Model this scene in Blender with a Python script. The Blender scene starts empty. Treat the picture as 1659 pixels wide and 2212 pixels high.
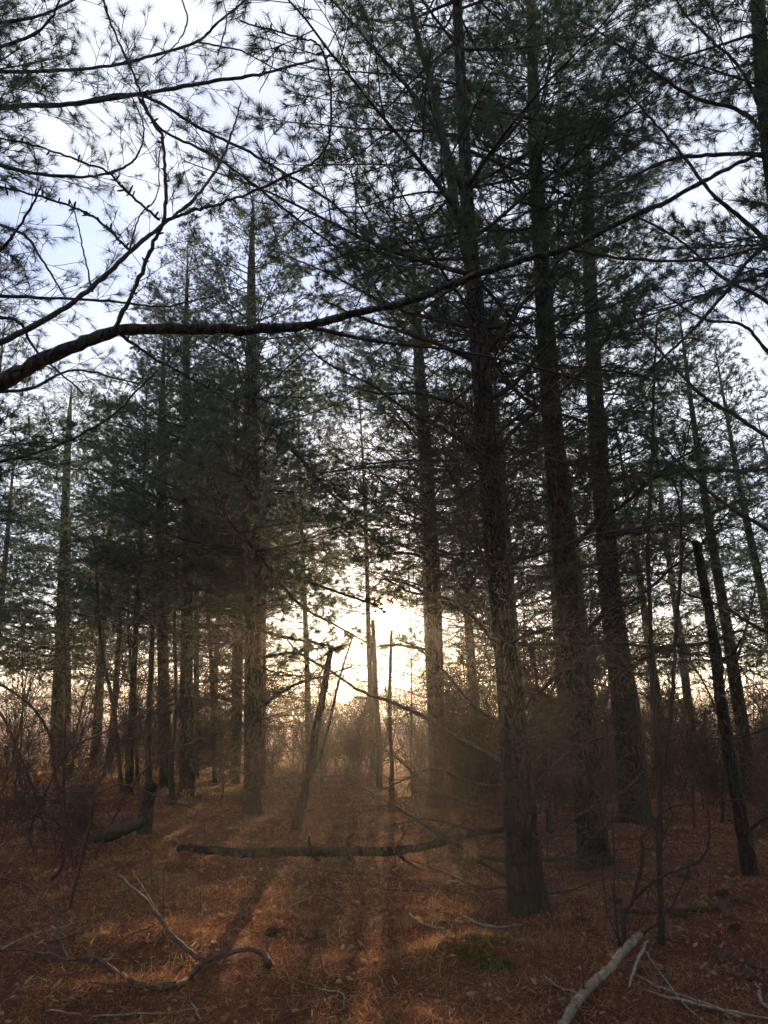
import bpy, math, random
import numpy as np
from mathutils import Vector, Matrix, noise

SC = bpy.context.scene
COL = SC.collection
random.seed(11)
RNG = np.random.default_rng(11)
rad = math.radians

# ------------------------------------------------------------------ camera
CAM_H, PITCH, FPX = 1.55, rad(15.1), 1610.0
cam_d = bpy.data.cameras.new('camera')
cam = bpy.data.objects.new('camera', cam_d); COL.objects.link(cam)
cam.location = (0, 0, CAM_H); cam.rotation_euler = (math.pi/2 + PITCH, 0, 0)
cam_d.sensor_fit = 'VERTICAL'; cam_d.angle = 2*math.atan(1106/FPX)
cam_d.clip_end = 2000; cam_d.clip_start = 0.05
SC.camera = cam

# ------------------------------------------------------------------ sky and sun
SUN_EL = rad(7.4); SUN_AZ = rad(.3)
w = bpy.data.worlds.new('World'); SC.world = w; w.use_nodes = True
nt = w.node_tree; nt.nodes.clear()
N = nt.nodes.new; Lk = nt.links.new
out = N('ShaderNodeOutputWorld'); bg = N('ShaderNodeBackground'); add = N('ShaderNodeAddShader')
sky = N('ShaderNodeTexSky'); sky.sky_type = 'NISHITA'; sky.sun_disc = False
sky.sun_elevation = SUN_EL; sky.sun_rotation = SUN_AZ
sky.air_density = 1.0; sky.dust_density = 0.2; sky.ozone_density = 1.0
bg.inputs[1].default_value = 0.05
Lk(sky.outputs[0], bg.inputs[0])
# thin high veil of cloud, brightest round the sun, and the sun's own disc
tc = N('ShaderNodeTexCoord'); dot = N('ShaderNodeVectorMath'); dot.operation = 'DOT_PRODUCT'
dot.inputs[1].default_value = (math.sin(SUN_AZ)*math.cos(SUN_EL), math.cos(SUN_AZ)*math.cos(SUN_EL), math.sin(SUN_EL))
nrm = N('ShaderNodeVectorMath'); nrm.operation = 'NORMALIZE'
Lk(tc.outputs['Generated'], nrm.inputs[0]); Lk(nrm.outputs[0], dot.inputs[0])
def M(op, a, b=None, c=None):
    n = N('ShaderNodeMath'); n.operation = op
    for i, v in enumerate((a, b, c)):
        if v is None: continue
        if isinstance(v, (int, float)): n.inputs[i].default_value = v
        else: Lk(v, n.inputs[i])
    return n.outputs[0]
d = M('MAXIMUM', dot.outputs['Value'], 0.0)
aur = M('ADD', M('MULTIPLY', M('POWER', d, 14), .05), M('ADD', M('MULTIPLY', M('POWER', d, 220), .08), M('MULTIPLY', M('POWER', d, 4500), 5.0)))
disc = M('MULTIPLY', M('POWER', d, 20000), 120.0)
bg2 = N('ShaderNodeBackground'); bg2.inputs[0].default_value = (1.0, .66, .32, 1)
Lk(M('ADD', aur, disc), bg2.inputs[1])
bg3 = N('ShaderNodeBackground'); cn = N('ShaderNodeTexNoise'); cn.inputs['Scale'].default_value = 2.6; cn.inputs['Detail'].default_value = 5
cm = N('ShaderNodeMapping'); cm.inputs['Scale'].default_value = (1, 1, 2.6)
Lk(nrm.outputs[0], cm.inputs[0]); Lk(cm.outputs[0], cn.inputs[0])
cr = N('ShaderNodeValToRGB'); Lk(cn.outputs[0], cr.inputs[0])
cr.color_ramp.elements[0].position = .35; cr.color_ramp.elements[0].color = (.60, .66, .95, 1)
cr.color_ramp.elements[1].position = .65; cr.color_ramp.elements[1].color = (.95, .94, 1.0, 1)
Lk(cr.outputs[0], bg3.inputs[0])
bg3.inputs[1].default_value = 0.40
add2 = N('ShaderNodeAddShader')
Lk(bg.outputs[0], add.inputs[0]); Lk(bg2.outputs[0], add.inputs[1])
Lk(add.outputs[0], add2.inputs[0]); Lk(bg3.outputs[0], add2.inputs[1])
Lk(add2.outputs[0], out.inputs[0])
w.cycles.sampling_method = 'MANUAL'; w.cycles.sample_map_resolution = 1024

sl = bpy.data.lights.new('sun', 'SUN'); sl.energy = 5.0; sl.angle = rad(0.5); sl.color = (1.0, .66, .34)
so = bpy.data.objects.new('sun', sl); COL.objects.link(so)
so.rotation_euler = Vector((-math.sin(SUN_AZ)*math.cos(SUN_EL), -math.cos(SUN_AZ)*math.cos(SUN_EL), -math.sin(SUN_EL))).to_track_quat('-Z', 'Y').to_euler()

vs = SC.view_settings
vs.view_transform = 'Standard'; vs.look = 'None'; vs.gamma = 1; vs.exposure = 1.25
SC.cycles.max_bounces = 6; SC.cycles.diffuse_bounces = 3; SC.cycles.volume_bounces = 0
SC.cycles.transparent_max_bounces = 6; SC.cycles.sample_clamp_indirect = 4

# ------------------------------------------------------------------ projection helpers
cp, sp = math.cos(PITCH), math.sin(PITCH)
def ray(px, py):
    a, b = (px-829.5)/FPX, (1106-py)/FPX
    return Vector((a, cp - sp*b, sp + cp*b))
def at(px, py, Y):
    r = ray(px, py); t = Y/r.y
    return Vector((r.x*t, Y, CAM_H + r.z*t))
def proj(p):
    v = Vector(p) - Vector((0, 0, CAM_H))
    zc = v.y*cp + v.z*sp
    if zc < .05: return None
    return (829.5 + FPX*v.x/zc, 1106 - FPX*(-v.y*sp + v.z*cp)/zc)
def pw(px, py, Y, wd):                       # half of a width of wd picture units, at that distance
    r = ray(px, py); return wd*.5*(Y/r.y)/FPX

# ------------------------------------------------------------------ terrain
BX, BY = 0.55, 5.35                          # moss mound
def hgt(x, y):
    k = max(0., min(1., (27-y)/6.))
    h = .10*noise.noise(Vector((x*.35, y*.35, 3))) + .05*noise.noise(Vector((x*1.3, y*1.3, 7)))
    h += .022*noise.noise(Vector((x*4.2, y*4.2, 1)))
    h += .15*math.exp(-(((x-BX)/.42)**2 + ((y-BY)/.22)**2))
    h += .05*math.exp(-(((x+1.6)/.9)**2 + ((y-5.6)/.5)**2))
    h += .07*math.exp(-(((x+1.5)/.4)**2 + ((y-4.8)/.2)**2))
    for bx, by, bh in _TB:
        d2 = ((x-bx)**2+(y-by)**2)/.16
        if d2 < 6: h += bh*math.exp(-d2)
    return h*k
_TB = []
def ground(px, py):
    r = ray(px, py); z = 0
    for _ in range(6):
        t = (z-CAM_H)/r.z; p = Vector((r.x*t, r.y*t, z)); z = hgt(p.x, p.y)
    return p

# ------------------------------------------------------------------ mesh helpers
for a_, b_, c_ in ((1137, 1965, .07), (1285, 1872, .07), (1375, 1768, .06), (941, 1738, .05), (545, 1757, .06), (406, 1718, .05), (361, 1698, .05)):
    p_ = ground(a_, b_); _TB.append((p_.x, p_.y+.05, c_))
class Geo:
    def __init__(s): s.V = []; s.T = []; s.Q = []; s.n = 0
    def put(s, V, T=None, Q=None):
        if T is not None and len(T): s.T.append(np.asarray(T, np.int32)+s.n)
        if Q is not None and len(Q): s.Q.append(np.asarray(Q, np.int32)+s.n)
        s.V.append(np.asarray(V, np.float32)); s.n += len(V)
    def tube(s, pts, r, k=3, cap=False):
        P = np.asarray([tuple(p) for p in pts], float); n = len(P)
        r = np.asarray(r, float)*np.ones(n)
        t = np.gradient(P, axis=0); t /= np.linalg.norm(t, axis=1)[:, None]+1e-9
        m = np.abs(t.mean(0)); ref = np.zeros(3); ref[int(np.argmin(m))] = 1
        a = np.cross(t, ref); a /= np.linalg.norm(a, axis=1)[:, None]+1e-9
        b = np.cross(t, a)
        an = np.arange(k)*2*math.pi/k
        V = P[:, None, :] + r[:, None, None]*(np.cos(an)[None, :, None]*a[:, None, :] + np.sin(an)[None, :, None]*b[:, None, :])
        i = np.arange(n-1)[:, None]*k; j = np.arange(k)[None, :]; j2 = (j+1) % k
        Q = np.stack([i+j, i+j2, i+k+j2, i+k+j], -1).reshape(-1, 4)
        V = V.reshape(-1, 3); T = []
        if cap:
            V = np.vstack([V, P[:1]-t[:1]*r[0]*.15, P[-1:]+t[-1:]*r[-1]*.3]); c0, c1 = n*k, n*k+1
            for q in range(k):
                T.append((c0, (q+1) % k, q)); T.append((c1, (n-1)*k+q, (n-1)*k+(q+1) % k))
        s.put(V, T, Q)
    def needles(s, P, D, n, ln, wd, spread=.8, drop=0.):
        P = np.repeat(np.asarray(P, float), n, 0); D = np.repeat(np.asarray(D, float), n, 0)
        m = len(P)
        if not m: return
        R = RNG.normal(size=(m, 3)); R /= np.linalg.norm(R, axis=1)[:, None]
        d = D*.65 + R*spread; d[:, 2] -= drop; d /= np.linalg.norm(d, axis=1)[:, None]
        P = P - D*RNG.uniform(0, .045, (m, 1))
        L = ln*RNG.uniform(.7, 1.15, (m, 1))
        R2 = RNG.normal(size=(m, 3)); sd = np.cross(d, R2); sd /= np.linalg.norm(sd, axis=1)[:, None]
        V = np.stack([P-sd*wd/2, P+sd*wd/2, P+d*L], 1).reshape(-1, 3)
        s.put(V, np.arange(m*3).reshape(-1, 3))
    def build(s, name, mat, parent=None, smooth=True, link=True, org=None):
        me = s.mesh(name, mat, smooth, org)
        return obj(name, me, parent) if link else me
    def mesh(s, name, mat, smooth=True, org=None):
        me = bpy.data.meshes.new(name)
        V = np.concatenate(s.V) if s.V else np.zeros((0, 3), np.float32)
        if org is not None: V = V - np.asarray(tuple(org), np.float32)
        T = np.concatenate(s.T) if s.T else np.zeros((0, 3), np.int32)
        Q = np.concatenate(s.Q) if s.Q else np.zeros((0, 4), np.int32)
        me.vertices.add(len(V)); me.vertices.foreach_set('co', V.astype(np.float32).ravel())
        me.loops.add(T.size+Q.size)
        me.loops.foreach_set('vertex_index', np.concatenate([T.ravel(), Q.ravel()]).astype(np.int32))
        me.polygons.add(len(T)+len(Q))
        st = np.concatenate([np.arange(len(T))*3, T.size+np.arange(len(Q))*4]).astype(np.int32)
        me.polygons.foreach_set('loop_start', st)
        me.update(calc_edges=True); me.validate()
        if smooth: me.polygons.foreach_set('use_smooth', np.ones(len(me.polygons), bool))
        me.materials.append(mat)
        return me
def obj(name, me, parent=None):
    o = bpy.data.objects.new(name, me); COL.objects.link(o)
    if parent: o.parent = parent
    return o
def tag(o, label=None, cat=None, group=None, kind=None):
    if label: o['label'] = label
    if cat: o['category'] = cat
    if group: o['group'] = group
    if kind: o['kind'] = kind
    return o
def empty(name, loc):
    o = bpy.data.objects.new(name, None); COL.objects.link(o); o.location = loc
    o.empty_display_size = .2; return o

# ------------------------------------------------------------------ materials
def mat(name):
    m = bpy.data.materials.new(name); m.use_nodes = True
    t = m.node_tree; t.nodes.clear()
    o = t.nodes.new('ShaderNodeOutputMaterial')
    return m, t, o
def ramp(t, fac, cols):
    r = t.nodes.new('ShaderNodeValToRGB'); t.links.new(fac, r.inputs[0])
    e = r.color_ramp.elements
    while len(e) < len(cols): e.new(.5)
    for i, (p, c) in enumerate(cols): e[i].position = p; e[i].color = (*c, 1)
    return r.outputs[0]
def woodmat(name, c0, c1, c2, scale=(14, 14, 2.2), bump=.6, dist=.012, rough=.85, moss=None, plates=False):
    m, t, o = mat(name)
    b = t.nodes.new('ShaderNodeBsdfPrincipled'); b.inputs['Roughness'].default_value = rough
    b.inputs['Specular IOR Level'].default_value = .25
    g = t.nodes.new('ShaderNodeTexCoord'); mp = t.nodes.new('ShaderNodeMapping'); mp.inputs['Scale'].default_value = scale
    t.links.new(g.outputs['Object'], mp.inputs[0])
    n1 = t.nodes.new('ShaderNodeTexNoise'); n1.inputs['Scale'].default_value = 2.2; n1.inputs['Detail'].default_value = 6; n1.inputs['Roughness'].default_value = .65
    n1.inputs['Distortion'].default_value = .6
    t.links.new(mp.outputs[0], n1.inputs[0])
    col = ramp(t, n1.outputs[0], [(.32, c0), (.5, c1), (.68, c2)])
    if moss:
        n2 = t.nodes.new('ShaderNodeTexNoise'); n2.inputs['Scale'].default_value = 2.5; n2.inputs['Detail'].default_value = 5
        t.links.new(g.outputs['Object'], n2.inputs[0])
        f = ramp(t, n2.outputs[0], [(.5, (0, 0, 0)), (.62, (1, 1, 1))])
        mx = t.nodes.new('ShaderNodeMix'); mx.data_type = 'RGBA'
        t.links.new(f, mx.inputs[0]); t.links.new(col, mx.inputs[6]); mx.inputs[7].default_value = (*moss, 1)
        col = mx.outputs[2]
    t.links.new(col, b.inputs['Base Color'])
    ht = n1.outputs[0]
    if plates:
        m2 = t.nodes.new('ShaderNodeMapping'); m2.inputs['Scale'].default_value = (19, 19, 4.5)
        nz = t.nodes.new('ShaderNodeTexNoise'); nz.inputs['Scale'].default_value = 6; nz.inputs['Detail'].default_value = 3
        t.links.new(g.outputs['Object'], nz.inputs[0])
        ad = t.nodes.new('ShaderNodeVectorMath'); ad.operation = 'MULTIPLY_ADD'; ad.inputs[1].default_value = (.16, .16, .16)
        t.links.new(nz.outputs['Color'], ad.inputs[0]); t.links.new(g.outputs['Object'], ad.inputs[2])
        t.links.new(ad.outputs[0], m2.inputs[0])
        vo = t.nodes.new('ShaderNodeTexVoronoi'); vo.feature = 'DISTANCE_TO_EDGE'; vo.inputs['Scale'].default_value = 1.0
        t.links.new(m2.outputs[0], vo.inputs['Vector'])
        cr = ramp(t, vo.outputs['Distance'], [(.0, (.25, .25, .25)), (.14, (1, 1, 1))])
        mm = t.nodes.new('ShaderNodeMix'); mm.data_type = 'RGBA'; mm.blend_type = 'MULTIPLY'; mm.inputs[0].default_value = 1
        t.links.new(col, mm.inputs[6]); t.links.new(cr, mm.inputs[7]); t.links.new(mm.outputs[2], b.inputs['Base Color'])
        mh = t.nodes.new('ShaderNodeMath'); mh.operation = 'MULTIPLY_ADD'; t.links.new(cr, mh.inputs[0]); mh.inputs[1].default_value = 1.2; t.links.new(n1.outputs[0], mh.inputs[2])
        ht = mh.outputs[0]
    bp = t.nodes.new('ShaderNodeBump'); bp.inputs['Strength'].default_value = bump; bp.inputs['Distance'].default_value = dist
    t.links.new(ht, bp.inputs['Height']); t.links.new(bp.outputs[0], b.inputs['Normal'])
    t.links.new(b.outputs[0], o.inputs[0])
    return m
def leafmat(name, cols, trans=.5, rough=.5, gloss=.0):
    m, t, o = mat(name)
    g = t.nodes.new('ShaderNodeNewGeometry')
    col = ramp(t, g.outputs['Random Per Island'], cols)
    df = t.nodes.new('ShaderNodeBsdfDiffuse'); tr = t.nodes.new('ShaderNodeBsdfTranslucent')
    t.links.new(col, df.inputs[0]); t.links.new(col, tr.inputs[0])
    mx = t.nodes.new('ShaderNodeMixShader'); mx.inputs[0].default_value = trans
    t.links.new(df.outputs[0], mx.inputs[1]); t.links.new(tr.outputs[0], mx.inputs[2])
    last = mx.outputs[0]
    if gloss:
        gl = t.nodes.new('ShaderNodeBsdfGlossy'); gl.inputs['Roughness'].default_value = rough
        m2 = t.nodes.new('ShaderNodeMixShader'); m2.inputs[0].default_value = gloss
        t.links.new(last, m2.inputs[1]); t.links.new(gl.outputs[0], m2.inputs[2]); last = m2.outputs[0]
    t.links.new(last, o.inputs[0])
    return m
BARK = woodmat('pine_bark', (.014, .011, .009), (.036, .029, .023), (.085, .068, .055), dist=.03, bump=.9, moss=(.032, .040, .022), plates=True)
TWIG = woodmat('twig_bark', (.020, .015, .012), (.038, .029, .023), (.065, .05, .04), scale=(30, 30, 30), dist=.003)
DEAD = woodmat('dead_wood', (.028, .020, .016), (.058, .044, .034), (.12, .095, .075), scale=(20, 20, 20), dist=.004)
MOSSY = woodmat('mossy_wood', (.016, .012, .010), (.04, .030, .023), (.08, .06, .045), scale=(9, 9, 9), dist=.02, moss=(.030, .038, .015))
PALE = woodmat('pale_wood', (.07, .058, .036), (.18, .155, .10), (.32, .285, .20), scale=(9, 9, 9), dist=.006)
BLEACH = woodmat('bleached_twig', (.11, .09, .07), (.22, .19, .15), (.36, .32, .27), scale=(20, 20, 20), dist=.002)
REDTWIG = woodmat('red_twig', (.04, .022, .017), (.07, .038, .028), (.12, .07, .05), scale=(30, 30, 30), dist=.002)
NEED = leafmat('green_needles', [(0., (.034, .088, .055)), (.55, (.060, .120, .068)), (.9, (.110, .140, .052)), (1., (.16, .13, .04))], .5, .45, .04)
LITTER = leafmat('needle_litter', [(0., (.09, .033, .019)), (.4, (.19, .070, .036)), (.66, (.33, .13, .06)), (.86, (.56, .29, .13)), (1, (.66, .46, .25))], .6, .5, .03)
LEAF = leafmat('dry_leaf', [(0., (.13, .07, .035)), (.5, (.27, .15, .075)), (1., (.48, .33, .19))], .45, .5, .03)
STRAW = leafmat('dry_grass', [(0., (.30, .19, .10)), (1., (.55, .40, .22))], .5, .5, .02)
MOSS = leafmat('moss_tuft', [(0., (.035, .045, .014)), (.6, (.075, .085, .022)), (1., (.20, .16, .05))], .45)
CONE = woodmat('cone_scale', (.035, .022, .014), (.08, .05, .03), (.15, .10, .06), scale=(30, 30, 30), dist=.002)

# forest floor
m, t, o = mat('forest_floor'); FLOOR = m
b = t.nodes.new('ShaderNodeBsdfPrincipled'); b.inputs['Roughness'].default_value = .95; b.inputs['Specular IOR Level'].default_value = .1
g = t.nodes.new('ShaderNodeTexCoord')
n1 = t.nodes.new('ShaderNodeTexNoise'); n1.inputs['Scale'].default_value = 55; n1.inputs['Detail'].default_value = 8; n1.inputs['Roughness'].default_value = .7; n1.inputs['Distortion'].default_value = 1.5
n2 = t.nodes.new('ShaderNodeTexNoise'); n2.inputs['Scale'].default_value = 1.7; n2.inputs['Detail'].default_value = 4
for n in (n1, n2): t.links.new(g.outputs['Object'], n.inputs[0])
c1 = ramp(t, n1.outputs[0], [(.3, (.04, .018, .012)), (.5, (.13, .055, .032)), (.72, (.27, .125, .065))])
c2 = ramp(t, n2.outputs[0], [(.35, (.65, .6, .6)), (.65, (1.1, 1., .95))])
mx = t.nodes.new('ShaderNodeMix'); mx.data_type = 'RGBA'; mx.blend_type = 'MULTIPLY'; mx.inputs[0].default_value = 1
t.links.new(c1, mx.inputs[6]); t.links.new(c2, mx.inputs[7]); t.links.new(mx.outputs[2], b.inputs['Base Color'])
bp = t.nodes.new('ShaderNodeBump'); bp.inputs['Strength'].default_value = .9; bp.inputs['Distance'].default_value = .03
t.links.new(n1.outputs[0], bp.inputs['Height']); t.links.new(bp.outputs[0], b.inputs['Normal']); t.links.new(b.outputs[0], o.inputs[0])
# field of dry stubble
m, t, o = mat('field_stubble'); FIELD = m
df = t.nodes.new('ShaderNodeBsdfDiffuse'); g = t.nodes.new('ShaderNodeTexCoord')
n1 = t.nodes.new('ShaderNodeTexNoise'); n1.inputs['Scale'].default_value = .35; n1.inputs['Detail'].default_value = 9; n1.inputs['Roughness'].default_value = .7
t.links.new(g.outputs['Object'], n1.inputs[0])
t.links.new(ramp(t, n1.outputs[0], [(.3, (.26, .15, .10)), (.7, (.48, .31, .22))]), df.inputs[0]); t.links.new(df.outputs[0], o.inputs[0])

# ------------------------------------------------------------------ setting
xs = np.unique(np.concatenate([np.linspace(-6, 6, 221), np.linspace(-30, 30, 81), np.array([-300, -150, -60, 60, 150, 300.])]))
ys = np.unique(np.concatenate([np.linspace(-20, 2.5, 20), np.linspace(2.5, 10, 190), np.linspace(10, 27, 60)]))
GV = np.array([(x, y, hgt(x, y)) for y in ys for x in xs]); nx = len(xs)
Q = [(j*nx+i, j*nx+i+1, (j+1)*nx+i+1, (j+1)*nx+i) for j in range(len(ys)-1) for i in range(nx-1)]
ge = Geo(); ge.put(GV, None, Q); tag(ge.build('forest_floor', FLOOR), kind='structure')
ge = Geo()
fx = np.linspace(-500, 500, 41); fy = np.concatenate([[27], np.linspace(40, 700, 40)])
FV = [(x, y, 0 if y == 27 else -.05) for y in fy for x in fx]
ge.put(FV, None, [(j*41+i, j*41+i+1, (j+1)*41+i+1, (j+1)*41+i) for j in range(len(fy)-1) for i in range(40)])
tag(ge.build('field', FIELD), kind='structure')

# ------------------------------------------------------------------ growing wood
def spline(P, n):
    P = [Vector(p) for p in P]; Q = [P[0]*2-P[1]] + P + [P[-1]*2-P[-2]]; outp = []
    m = len(P)-1
    for k in range(n+1):
        u = k/n*m; i = min(int(u), m-1); f = u-i
        a, b_, c, d_ = Q[i:i+4]
        outp.append(.5*((2*b_) + (c-a)*f + (2*a-5*b_+4*c-d_)*f*f + (3*b_-a-3*c+d_)*f**3))
    return outp
def rv(s=1.): return Vector((random.gauss(0, s), random.gauss(0, s), random.gauss(0, s)))
def twig_path(p, d, L, n=4, wob=.12, lift=0.):
    pts = [Vector(p)]; d = d.normalized()
    for i in range(n):
        d = (d + rv(wob) + Vector((0, 0, lift))).normalized(); pts.append(pts[-1] + d*L/n)
    return pts
def side(t, up, ang, sgn):
    s = t.cross(up)
    if s.length < .1: s = Vector((1, 0, 0))
    s.normalize()
    return (t*math.cos(ang) + s*sgn*math.sin(ang) + rv(.14)).normalized()
def grow(wood, tufts, axis, r0, r1, step=.13, start=.25, slen=.9, tstep=.11, tlen=.2, dens=1., tuft=True, up=Vector((0, 0, 1)), k0=5, lift=.02, flat=.25, tr=.0016):
    """a limb with side twigs, each with its own twigs; tufts gets (point, direction) for the needles"""
    n = len(axis)
    rr = [r0 + (r1-r0)*(i/(n-1))**.8 for i in range(n)]
    wood.tube(axis, rr, k0)
    seg = [(axis[i+1]-axis[i]).length for i in range(n-1)]; tot = sum(seg)
    s = start*tot; sg = random.choice((-1, 1))
    while s < tot*.98:
        a = s; i = 0
        while i < n-2 and a > seg[i]: a -= seg[i]; i += 1
        p = axis[i].lerp(axis[i+1], min(1, a/seg[i])); tt = (axis[i+1]-axis[i]).normalized(); u = s/tot
        if random.random() < dens:
            uu = (up + rv(flat)).normalized()
            L = slen*(.25 + .95*(1-u))*random.uniform(.5, 1.1)*min(1., tot/1.6)
            d_ = side(tt, uu, random.uniform(.6, 1.05), sg)
            pts = twig_path(p, d_, L, max(3, int(L/.12)), .11, lift)
            rb = max(tr*1.1, min(rr[i]*.55, .004+.006*L))
            wood.tube(pts, np.linspace(rb, tr, len(pts)), 3)
            if tuft: tufts.append((pts[-1], (pts[-1]-pts[-2]).normalized()))
            if L > .16:
                q = .3*L if tuft else .15*L; s2 = random.choice((-1, 1))
                while q < L*.95:
                    f = q/L*(len(pts)-1); j = min(int(f), len(pts)-2)
                    pp = pts[j].lerp(pts[j+1], f-j); t2 = (pts[j+1]-pts[j]).normalized()
                    l2 = tlen*random.uniform(.4, 1.2)*(1.15-.6*q/L)
                    d2 = side(t2, (up+rv(flat*1.6)).normalized(), random.uniform(.5, 1.), s2)
                    tp = twig_path(pp, d2, l2, 3, .16, lift*1.5)
                    wood.tube(tp, np.linspace(tr*1.2, tr*.8, 4), 3)
                    if tuft:
                        tufts.append((tp[-1], (tp[-1]-tp[-2]).normalized()))
                        if random.random() < .5: tufts.append((tp[2], (tp[2]-tp[1]).normalized()))
                    s2 = -s2; q += tstep*random.uniform(.6, 1.4)
        sg = -sg; s += step*random.uniform(.5, 1.5)
    if tuft: tufts.append((axis[-1], (axis[-1]-axis[-2]).normalized()))
def tuftgeo(tufts, n, ln, wd, spread=.6):
    g_ = Geo()
    if tufts: g_.needles([tuple(a) for a, _ in tufts], [tuple(b_) for _, b_ in tufts], n, ln, wd, spread)
    return g_

# libraries of limbs (about 2.4 m long, along +X)
LIVE, DEADL, LIVEF, DEADF = [], [], [], []
for i in range(6):
    wd, tf = Geo(), []
    ax = twig_path((0, 0, 0), Vector((1, 0, random.uniform(-.05, .18))), 2.4, 10, .06, .015)
    grow(wd, tf, ax, .024, .004, step=.13, start=.15, slen=1.15, tstep=.11, tlen=.22, tr=.0035)
    LIVEF.append((wd.mesh('live_branch', TWIG), tuftgeo(tf, 20, .105, .0085).mesh('branch_needles', NEED, smooth=False)))
    wd = Geo()
    ax = twig_path((0, 0, 0), Vector((1, 0, random.uniform(-.1, .1))), 2.0, 10, .085, -.012)
    grow(wd, [], ax, .024, .006, step=.085, start=.08, slen=.9, tstep=.09, tlen=.28, tuft=False, flat=.9, lift=.0, tr=.0048)
    DEADF.append(wd.mesh('dead_branch', DEAD))
for i in range(7):
    wd, tf = Geo(), []
    ax = twig_path((0, 0, 0), Vector((1, 0, random.uniform(-.05, .18))), 2.4, 10, .06, .015)
    grow(wd, tf, ax, .022, .004, step=.09, start=.15, slen=1.15, tstep=.075, tlen=.22, tr=.0022)
    LIVE.append((wd.mesh('live_branch', TWIG), tuftgeo(tf, 26, .095, .0048).mesh('branch_needles', NEED, smooth=False)))
for i in range(7):
    wd = Geo()
    ax = twig_path((0, 0, 0), Vector((1, 0, random.uniform(-.1, .1))), 2.0, 10, .085, -.012)
    grow(wd, [], ax, .019, .004, step=.08, start=.06, slen=.9, tstep=.075, tlen=.26, tuft=False, flat=.9, lift=.0, tr=.0026)
    DEADL.append(wd.mesh('dead_branch', DEAD))

# openings through which the photograph shows sky: no generic limb ends up across them
def ell(p, cx, cy, rx, ry): return ((p[0]-cx)/rx)**2 + ((p[1]-cy)/ry)**2 < 1
OPEN = [(300, 190, 200, 240), (150, 580, 130, 200), (480, 30, 120, 140), (720, 1330, 150, 62), (660, 1450, 90, 40), (1640, 880, 75, 130), (1590, 420, 90, 160), (1560, 1400, 70, 60), (1600, 60, 90, 60), (790, 960, 90, 60), (1600, 1560, 60, 60)]
def blocked(base, tip, slack=1.):
    for f in (.35, .6, .85, 1.05):
        q = proj(Vector(base).lerp(Vector(tip), f))
        if q:
            for c in OPEN:
                if ell(q, c[0], c[1], c[2]*slack, c[3]*slack): return True
    return False

def trunk_mesh(name, P, R, k=14, rough=.03, flare=.6, org=None, mat_=None, seed=0., step=.12):
    n = max(6, int(sum((Vector(P[i+1])-Vector(P[i])).length for i in range(len(P)-1))/step))
    c = spline(P, n); rr = []
    m_ = len(R)-1
    for i in range(n+1):
        u = i/n*m_; j = min(int(u), m_-1); rr.append(R[j]+(R[j+1]-R[j])*(u-j))
    ge = Geo(); V = []
    for i, p in enumerate(c):
        z = p.z-c[0].z
        for j in range(k):
            a = 2*math.pi*j/k
            fl = 1+flare*(math.exp(-max(z, 0)/.13)*max(.15, 1+.9*math.sin(a*3+seed)+.5*math.sin(a*5+seed*2))+.12*math.exp(-max(z, 0)/.6))
            nz = noise.noise(Vector((math.cos(a)*2.6+seed, math.sin(a)*2.6, z*1.1)))*.9 + abs(noise.noise(Vector((math.cos(a)*7, math.sin(a)*7+seed, z*2.4))))*1.3-.4
            r = rr[i]*fl*(1+rough*nz*2)
            V.append((p.x+r*math.cos(a), p.y+r*math.sin(a), p.z))
    n1_ = len(c)
    Q_ = [(i*k+j, i*k+(j+1) % k, (i+1)*k+(j+1) % k, (i+1)*k+j) for i in range(n1_-1) for j in range(k)]
    V.append(tuple(c[-1]+Vector((0, 0, rr[-1]*.5)))); T = [(len(V)-1, (n1_-1)*k+j, (n1_-1)*k+(j+1) % k) for j in range(k)]
    ge.put(V, T, Q_)
    return ge.mesh(name, mat_ or BARK, True, org), c, rr

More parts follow.
